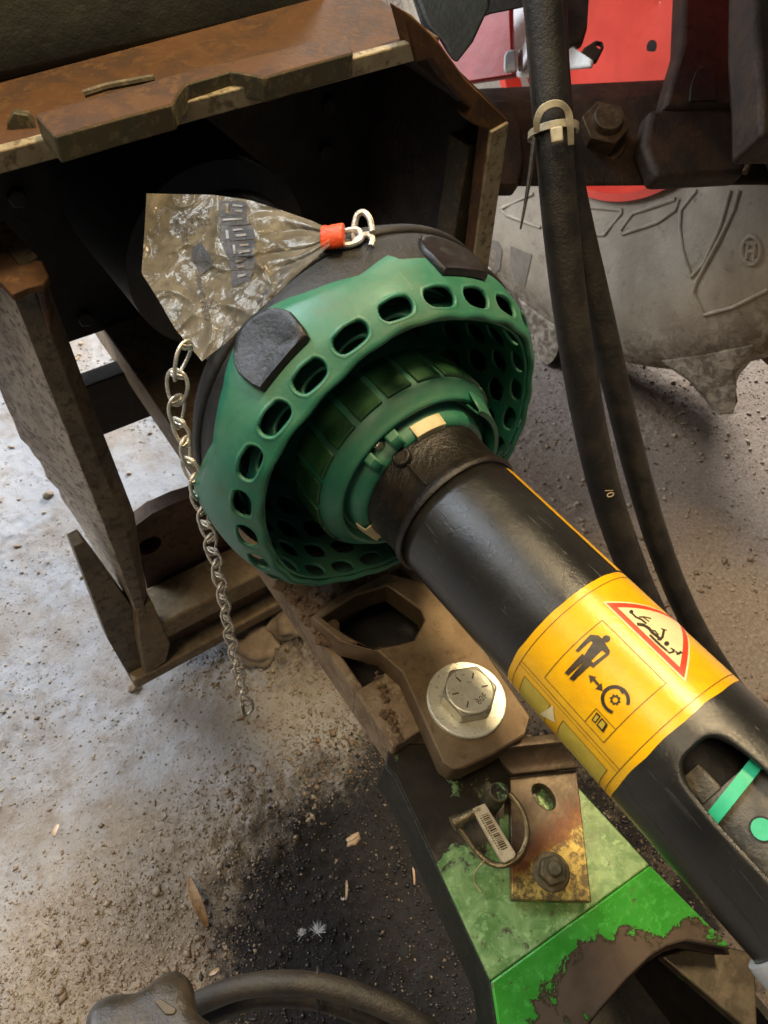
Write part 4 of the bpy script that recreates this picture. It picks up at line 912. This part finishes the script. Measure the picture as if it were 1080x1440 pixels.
cc0 = atd(468, 333, .428); e1 = _n(atd(482, 331, .428)-atd(454, 335, .430)); mb = MB(); up_ = _n(atd(468, 320, .428)-atd(468, 346, .428)); fw = np.cross(e1, up_)
V = []
for i, t in enumerate(np.linspace(-.0068, .0068, 7)):
    for k in range(14):
        a = 2*math.pi*k/14; rr = 1+.12*mnoise.noise(Vector((i*.7, k*.9, 0))); V.append(cc0+e1*t+up_*.0072*math.cos(a)*rr+fw*.004*math.sin(a)*rr)
mb.add(V, [(j*14+k, j*14+(k+1) % 14, (j+1)*14+(k+1) % 14, (j+1)*14+k) for j in range(6) for k in range(14)]+[tuple(range(14)), tuple(84+k for k in range(14))])
tag(mb.build('orange_clip', M['orange'], None, .0008), 'orange red clip gathering the neck of the plastic bag', 'clip')

# ------------------------------------------------------------------ hoses and tie
def hose(pts, r, label):
    P = spline([atd(*p) for p in pts], 10); mb = MB(); rr = [r*(1+.012*mnoise.noise(Vector((i*.4, r*99, 0)))) for i in range(len(P))]
    mb.tube(P, rr, 24); return tag(mb.build('hydraulic_hose', M['hose'], None, angle=60), label, 'hose', 'hydraulic hoses beside the guard')
h1 = hose([(745, -120, .62), (762, -10, .63), (770, 90, .645), (778, 190, .66), (789, 320, .69), (803, 440, .72), (824, 570, .76), (851, 690, .80), (885, 790, .84), (925, 880, .88), (980, 980, .93), (1060, 1090, .98)], .0168, 'thicker black hydraulic hose, nearer the green guard')
h2 = hose([(770, -120, .66), (775, 0, .67), (780, 110, .68), (790, 200, .69), (812, 310, .72), (838, 420, .75), (868, 550, .79), (895, 660, .83), (928, 770, .87), (965, 860, .91), (1005, 930, .95), (1080, 1040, 1.0)], .0142, 'thinner black hydraulic hose, nearer the tyre')
hc0 = atd(856, 690, .7815); hx = _n(atd(861, 706, .7835)-atd(851, 674, .7795)); hy = _n(atd(868, 686, .7815)-atd(844, 694, .7815))
decal('hose_print', text_polys('0/0', .012), lambda a, b: hc0+hx*a+hy*b, M['sticker'], h1, .02)
tie_axis = _n(atd(778, 190, .66)-atd(770, 90, .645))
tz = thing('cable_tie', tuple(atd(775, 180, .64)), 'aged white nylon cable tie strapped round both hoses', 'cable tie')
def band(c, e1, e2, r1, r2, w, ax, name):
    mb = MB(); V = []; n = 36
    for k in range(n):
        a = 2*math.pi*k/n; p = c+e1*r1*math.cos(a)+e2*r2*math.sin(a); o_ = _n(e1*math.cos(a)/r1+e2*math.sin(a)/r2)
        V += [p-ax*w, p+ax*w, p+ax*w+o_*.0014, p-ax*w+o_*.0014]
    mb.add(V, [(4*k+j, 4*k+(j+1) % 4, 4*((k+1) % n)+(j+1) % 4, 4*((k+1) % n)+j) for k in range(n) for j in range(4)]); return mb.build(name, M['tie'], tz, .0004)
c1_ = atd(778, 186, .674); axv = tie_axis; toc = _n(CAMP-c1_); sdv = _n(np.cross(axv, toc)); tov = np.cross(sdv, axv)
band(c1_, sdv, tov, .0215, .036, .0032, _n(axv+.15*sdv), 'lower_loop')
ul = spline([atd(*q) for q in [(755, 186, .640), (755, 170, .632), (762, 154, .626), (776, 146, .624), (790, 147, .626), (799, 158, .632), (802, 178, .638), (803, 204, .650)]], 6)
mb = MB(); V = []
for i, p in enumerate(ul):
    t = _n(ul[min(i+1, len(ul)-1)]-ul[max(i-1, 0)]); f_ = _n(CAMP-p); sd_ = np.cross(t, f_); V += [p+sd_*.0030, p-sd_*.0030, p-sd_*.0030+f_*.0016, p+sd_*.0030+f_*.0016]
m_ = len(ul); mb.add(V, [(4*i+j, 4*i+(j+1) % 4, 4*(i+1)+(j+1) % 4, 4*(i+1)+j) for i in range(m_-1) for j in range(4)]+[(0, 1, 2, 3), tuple(4*(m_-1)+j for j in range(4))]); mb.build('upper_loop', M['tie'], tz, .0004)
hp = atd(783, 190, .628); mb = MB(); V = [hp+sdv*a+axv*b+tov*c for c in (-.004, .004) for a, b in ((-.005, -.006), (.005, -.006), (.005, .006), (-.005, .006))]
mb.add(V, [(0,1,2,3),(4,5,6,7),(0,1,5,4),(1,2,6,5),(2,3,7,6),(3,0,4,7)]); mb.build('lock_head', M['tie'], tz, .0012)
tl = spline([atd(752, 195, .655), atd(746, 240, .66), atd(739, 285, .66), atd(732, 322, .66)], 5)
mb = MB(); mb.tube(tl, list(np.linspace(.0030, .0010, len(tl))), 6); mb.build('tail', M['hose'], tz)

# ------------------------------------------------------------------ tractor tyre
tr = thing('tractor', (1.17, .82, 0), 'tractor with dusty lugged tyre, dark axle beam and red panels behind the hoses', 'tractor')
TC = np.array([1.0, .82, .64])
def tp_(x, r, th): a = math.radians(th); return np.array([x, TC[1]-r*math.sin(a), TC[2]-r*math.cos(a)])      # th 0 = bottom, positive toward the camera
TPR = [(.235, 1.045), (.245, 1.030), (.262, 1.022), (.30, 1.006), (.36, .992), (.42, .990), (.48, .997), (.53, 1.012), (.555, 1.028), (.566, 1.05), (.572, 1.10), (.575, 1.17), (.572, 1.24), (.566, 1.30), (.53, 1.33), (.42, 1.35), (.30, 1.33), (.25, 1.30)]
mb = MB(); mb.grid(lambda th, q: tp_(TPR[q][1], TPR[q][0], th), [2*k for k in range(180)], range(len(TPR)), True); car = mb.build('tyre', M['tyre'], tr, angle=70)
def side_x(r): return float(np.interp(r, [p[0] for p in TPR[:9]], [p[1] for p in TPR[:9]]))
nl = 9
for k in range(nl):
    for side in (0, 1):
        th0 = 46+40*k+(20 if side else 0); mb = MB(); rows = []
        for i, q in enumerate(np.linspace(0, 1, 7)):
            x = (1.012+q*.19) if not side else (1.335-q*.19); th = th0-q*15; w = 1.3+1.4*q
            ri = .545 if i == 0 else .56; ro = .643 if i == 0 else .640
            xx = x+(.012 if not side else -.012) if i == 0 else x
            rows += [tp_(x, ri-.01, th-w-9), tp_(x, ri+.024, th-w-3.4), tp_(xx, ro-.02, th-w-.8), tp_(xx, ro, th-w), tp_(xx, ro, th+w), tp_(xx, ro-.02, th+w+.8), tp_(x, ri+.024, th+w+3.4), tp_(x, ri-.01, th+w+9)]
        m_ = 7; mb.add(rows, [(8*i+j, 8*i+(j+1) % 8, 8*(i+1)+(j+1) % 8, 8*(i+1)+j) for i in range(m_-1) for j in range(8)]+[tuple(range(8)), tuple(8*(m_-1)+j for j in range(8))])
        mb.build('lug', M['tyre'], car, .006, 3)
def on_side(u, v, h=0):
    x = 1.0
    for _ in range(6):
        p = onx(u, v, x); r_ = math.hypot(p[1]-TC[1], p[2]-TC[2]); x = side_x(r_)-h
    return onx(u, v, x)
T2_ = lambda x, y: (540+x/2, y/2)      # crop position
for lp, cl in (([(830, 560), (820, 590), (770, 625), (670, 658), (664, 650), (700, 600), (820, 560)], 1), ([(560, 660), (620, 660), (668, 600), (668, 590), (555, 580)], 0), ([(330, 590), (345, 605), (440, 640)], 0), ([(332, 585), (420, 545)], 0),
               ([(880, 535), (835, 590), (832, 640), (845, 720), (864, 778), (900, 740), (945, 640), (975, 535)], 0), ([(1000, 535), (985, 590), (940, 680), (880, 790), (870, 825), (900, 886), (980, 865), (1080, 815)], 0)):
    P = [on_side(*T2_(*q), .001) for q in lp]; PP = []
    for a, b in zip(P[:-1], P[1:]):
        for t in np.linspace(0, 1, 6)[:-1]: PP.append(a*(1-t)+b*t)
    PP.append(P[-1]); mb = MB(); mb.tube(PP, .0030, 8); mb.build('moulded_rib', M['tyre_rib'], car)
lc = [on_side(1057+13*math.cos(a), 352+20*math.sin(a), .0005) for a in np.linspace(0, 6.283, 29)[:-1]]
mb = MB(); mb.tube(lc, .0032, 8, closed=True); mb.build('moulded_ring', M['tyre_rib'], car)
for q in ([(1049, 340), (1063, 345)], [(1053, 341), (1050, 364)], [(1051, 352), (1060, 354)], [(1063, 346), (1060, 366)], [(1060, 366), (1067, 366)]):
    mb = MB(); mb.tube([on_side(*p, .0005) for p in q], .0028, 6); mb.build('moulded_letter', M['tyre_rib'], car)
decal('side_letter', [[(x/1000, y/1000) for x, y in q] for q in ([(718, 346), (748, 358), (738, 402), (724, 396), (717, 370)], [(686, 336), (700, 340), (706, 352), (703, 378), (692, 388), (688, 384), (696, 372), (698, 354), (688, 346)])], lambda x, y: on_side(x*1000, y*1000, .0012), M['tyre_text'], car, .008)
mb = MB(); mb.grid(lambda th, q: tp_([1.008, 1.010, 1.03, 1.06, 1.10, 1.12][q], [.264, .252, .243, .235, .20, .0005][q], th), [3*k for k in range(120)], range(6), True); wr = mb.build('wheel_rim', M['red'], tr, angle=40)
p = onx(916, 66, 1.11)
for _ in range(5): p = onx(916, 66, float(np.interp(math.hypot(p[1]-TC[1], p[2]-TC[2]), [0, .2, .235], [1.12, 1.10, 1.06]))-.0006)
mb = MB(); mb.tube([p, p+np.array([.003, 0, 0])], .0095, 20); mb.build('bolt_hole', M['dark'], wr)

# ------------------------------------------------------------------ axle and tractor panels
a0, a1 = atd(640, 268.5, .84), atd(1180, 264.5, 1.02); b0, b1 = atd(640, 150, .87), atd(1180, 120, 1.06)
bk = np.array([.012, .05, 0]); mb = MB(); mb.add([a0, a1, b1, b0]+[p+bk for p in (a0, a1, b1, b0)], [(0,1,2,3),(4,5,6,7),(0,1,5,4),(1,2,6,5),(2,3,7,6),(3,0,4,7)]); ax = mb.build('axle_beam', M['axle'], tr, .012, 3)
nrm = _n(np.cross(a1-a0, b0-a0)); nrm = nrm if nrm @ (CAMP-a0) > 0 else -nrm
def onbeam(u, v, h=0): r = ray(u, v); t = ((a0+nrm*h-CAMP) @ nrm)/(r @ nrm); return CAMP+r*t
hexbolt('hex_nut', onbeam(842, 192), nrm+np.array([-.25, 0, .1]), .030, .026, M['nut'], ax, (.019, .010), .036)
q = [onbeam(u, v, .03) for u, v in [(915, 152), (1050, 146), (1062, 150), (1060, 205), (1048, 245), (925, 250), (905, 200)]]; mb = MB(); mb.prism(q, -nrm*.028); mb.build('cover_box', M['axle'], ax, .008, 3)
mb = MB(); mb.tube([onbeam(u, v, .031) for u, v in [(1056, 152), (1062, 190), (1056, 222), (1047, 243)]], .0035, 8); mb.build('worn_edge', M['axle_edge'], ax)
q = [onbeam(u, v, .012) for u, v in [(690, 140), (715, 138), (733, 175), (738, 225), (730, 262), (690, 262)]]; mb = MB(); mb.prism(q, -nrm*.02); mb.build('pivot_lug', M['axle'], ax, .004)
q = [onbeam(u, v, .035) for u, v in [(948, 100), (960, 60), (965, -80), (1055, -80), (1052, 45), (1066, 70), (1068, 150), (935, 150)]]; mb = MB(); mb.prism(q, -nrm*.03); mb.build('upright', M['axle'], ax, .006)
mb = MB(); mb.tube([onbeam(u, v, .038) for u, v in [(1036, -40), (1040, 40), (1052, 66), (1060, 90), (1058, 150), (1062, 200)]], [.004, .004, .0055, .006, .005, .003], 8); mb.build('rusty_edge', M['axle_edge'], ax)
q = [onbeam(u, v, .037) for u, v in [(972, 118), (980, 98), (992, 92), (1005, 100), (1008, 140), (970, 142)]]; mb = MB(); mb.prism(q, -nrm*.01); mb.build('socket', M['dark'], ax, .001)
q = [onbeam(u, v, .14) for u, v in [(1064, -80), (1240, -80), (1240, 190), (1072, 190), (1070, 120), (1064, 40)]]; mb = MB(); mb.prism(q, -nrm*.05); mb.build('rear_block', M['axle'], ax, .006)

mb = MB(); mb.box((.60, .40, 1.02), (1.40, 1.05, 1.20)); mb.build('light_blocker', M['axle'], tr, .01)  # unseen slab added above the view to keep lamplight off the axle
def panel(name, pts, d, mat, thick=.02, hole=None, label=None):
    P = [atd(u, v, d) for u, v in pts]; n_ = _n(np.cross(P[1]-P[0], P[2]-P[0])); n_ = n_ if n_ @ ray(800, 50) > 0 else -n_
    hs = []
    if hole: c = atd(hole[0], hole[1], d); e1 = _n(P[1]-P[0]); e2 = np.cross(n_, e1); hs = [[c+hole[2]*(e1*.75*math.cos(a)+e2*math.sin(a)) for a in np.linspace(0, 6.283, 21)[:-1]]]
    o = plate_holes(name, P, hs, thick, mat, tr, .003, tuple(n_))
    if label: o['label'] = label
    return o
def tilted(name, pts, c, d, nv, thick, mat, label):
    c0_ = atd(c[0], c[1], d); nv = _n(nv); P = []
    for u, v in pts:
        r = ray(u, v); P.append(CAMP+r*(((c0_-CAMP) @ nv)/(r @ nv)))
    o = plate_holes(name, P, [], thick, mat, tr, .003, tuple(-nv)); o['label'] = label; return o
tilted('red_panel', [(600, -60), (722, -60), (718, 20), (722, 106), (655, 116), (600, 130)], (690, 60), 1.12, (-.8, -.1, .55), .012, M['red_dark'], 'deep red panel left of the hoses')
tilted('pale_strip', [(721, 12), (748, 4), (748, 106), (724, 106)], (735, 60), 1.13, (-.70, .52, .5), .008, M['white'], 'pale strip standing in for bright daylight in the gap beside the deep red panel')  # pale plate imitating overexposed daylight seen through the gap
tilted('pale_strip', [(788, 34), (798, 52), (808, 44), (806, 66), (830, 82), (828, 92), (788, 96)], (800, 60), 1.02, (-.70, .52, .5), .008, M['white'], 'pale filler in the white gap between hoses and bright red rim')
mb = MB(); mb.prism([atd(u, v, 1.06) for u, v in [(709, 78), (713, 71), (724, 69), (727, 74), (726, 100), (712, 104), (708, 98)]], ray(715, 85)*.03); lt = mb.build('work_lamp', M['white'], tr, .004)
mb = MB(); mb.prism([atd(u, v, 1.07) for u, v in [(728, 70), (735, 68), (736, 100), (729, 102)]], ray(730, 85)*.02); mb.build('lamp_back', M['greycap'], lt, .003)
panel('bracket', [(812, 80), (822, 66), (838, 56), (848, 58), (850, 66), (840, 86), (820, 90)], .98, M['axle'], .008, (843, 64, .004))
panel('post', [(788, -120), (836, -120), (826, 40), (820, 60), (800, 62), (790, 30)], 1.0, M['axle'], .015)

# ------------------------------------------------------------------ knob and cable at the bottom
kb = thing('star_knob', tuple(atd(205, 1470, .50)), 'glossy grey brown star knob at the bottom edge', 'knob')
kc = atd(205, 1482, .47); ku = _n(atd(208, 1400, .47)-kc); kr = _n(np.cross(ray(208, 1462), ku)); kr = kr if kr[0] > 0 else -kr; kn = _n(CAMP-kc+np.array([0, .25, .1])); kr = _n(kr-(kr @ kn)*kn); ku = np.cross(kn, kr)
mb = MB(); V = []; n = 90; lev = [(-.026, .90), (-.018, .98), (-.004, 1.0), (.004, .97), (.0085, .90), (.0105, .80), (.0110, .6), (.0095, .35), (.0105, .15)]
for h, f in lev:
    for k in range(n):
        a = 2*math.pi*k/n; r_ = .043+.0060*math.cos(5*(a-math.radians(64)))*min(1, f*f*1.05); V.append(kc+kn*h+f*r_*(kr*math.cos(a)+ku*math.sin(a)))
mb.add(V, [(j*n+k, j*n+(k+1) % n, (j+1)*n+(k+1) % n, (j+1)*n+k) for j in range(len(lev)-1) for k in range(n)]+[tuple(range(n)), tuple((len(lev)-1)*n+k for k in range(n))])
mb.build('grip', M['knob'], kb, angle=60)
def kp(u, v):
    r = ray(u, v); t = ((kc+kn*.0125-CAMP) @ kn)/(r @ kn); return CAMP+r*t
for nm, q in (('mark', [(217, 1408), (226, 1404), (248, 1418), (244, 1426), (232, 1426)]),):
    mb = MB(); mb.prism([kp(u, v) for u, v in q], -kn*.002); mb.build(nm, M['knob_print'], kb, .0005)
def cable(pts, r, label):
    mb = MB(); mb.tube(spline([atd(*p) for p in pts], 10), r, 18); return tag(mb.build('cable', M['hose'], None, angle=60), label, 'cable', 'cables along the bottom edge')
cable([(230, 1440, .56), (285, 1408, .55), (340, 1388, .545), (400, 1382, .54), (460, 1388, .54), (530, 1410, .54), (600, 1448, .54), (650, 1490, .54)], .0084, 'upper black cable arching along the bottom edge from the knob')
cable([(240, 1465, .57), (290, 1432, .565), (345, 1408, .56), (400, 1402, .56), (460, 1410, .56), (520, 1434, .56), (570, 1470, .56)], .0072, 'lower black cable tucked under the bottom edge cable')
kt = MB(); c_ = atd(447, 1396, .548); kt.tube([c_+_n(atd(447, 1370, .548)-c_)*.019*math.sin(a)+_n(CAMP-c_)*.013*math.cos(a) for a in np.linspace(0, 6.283, 25)[:-1]], .0014, 6, closed=True)
o = kt.build('zip_tie', M['rubber']); tag(o, 'thin black zip tie round the two bottom cables', 'zip tie')
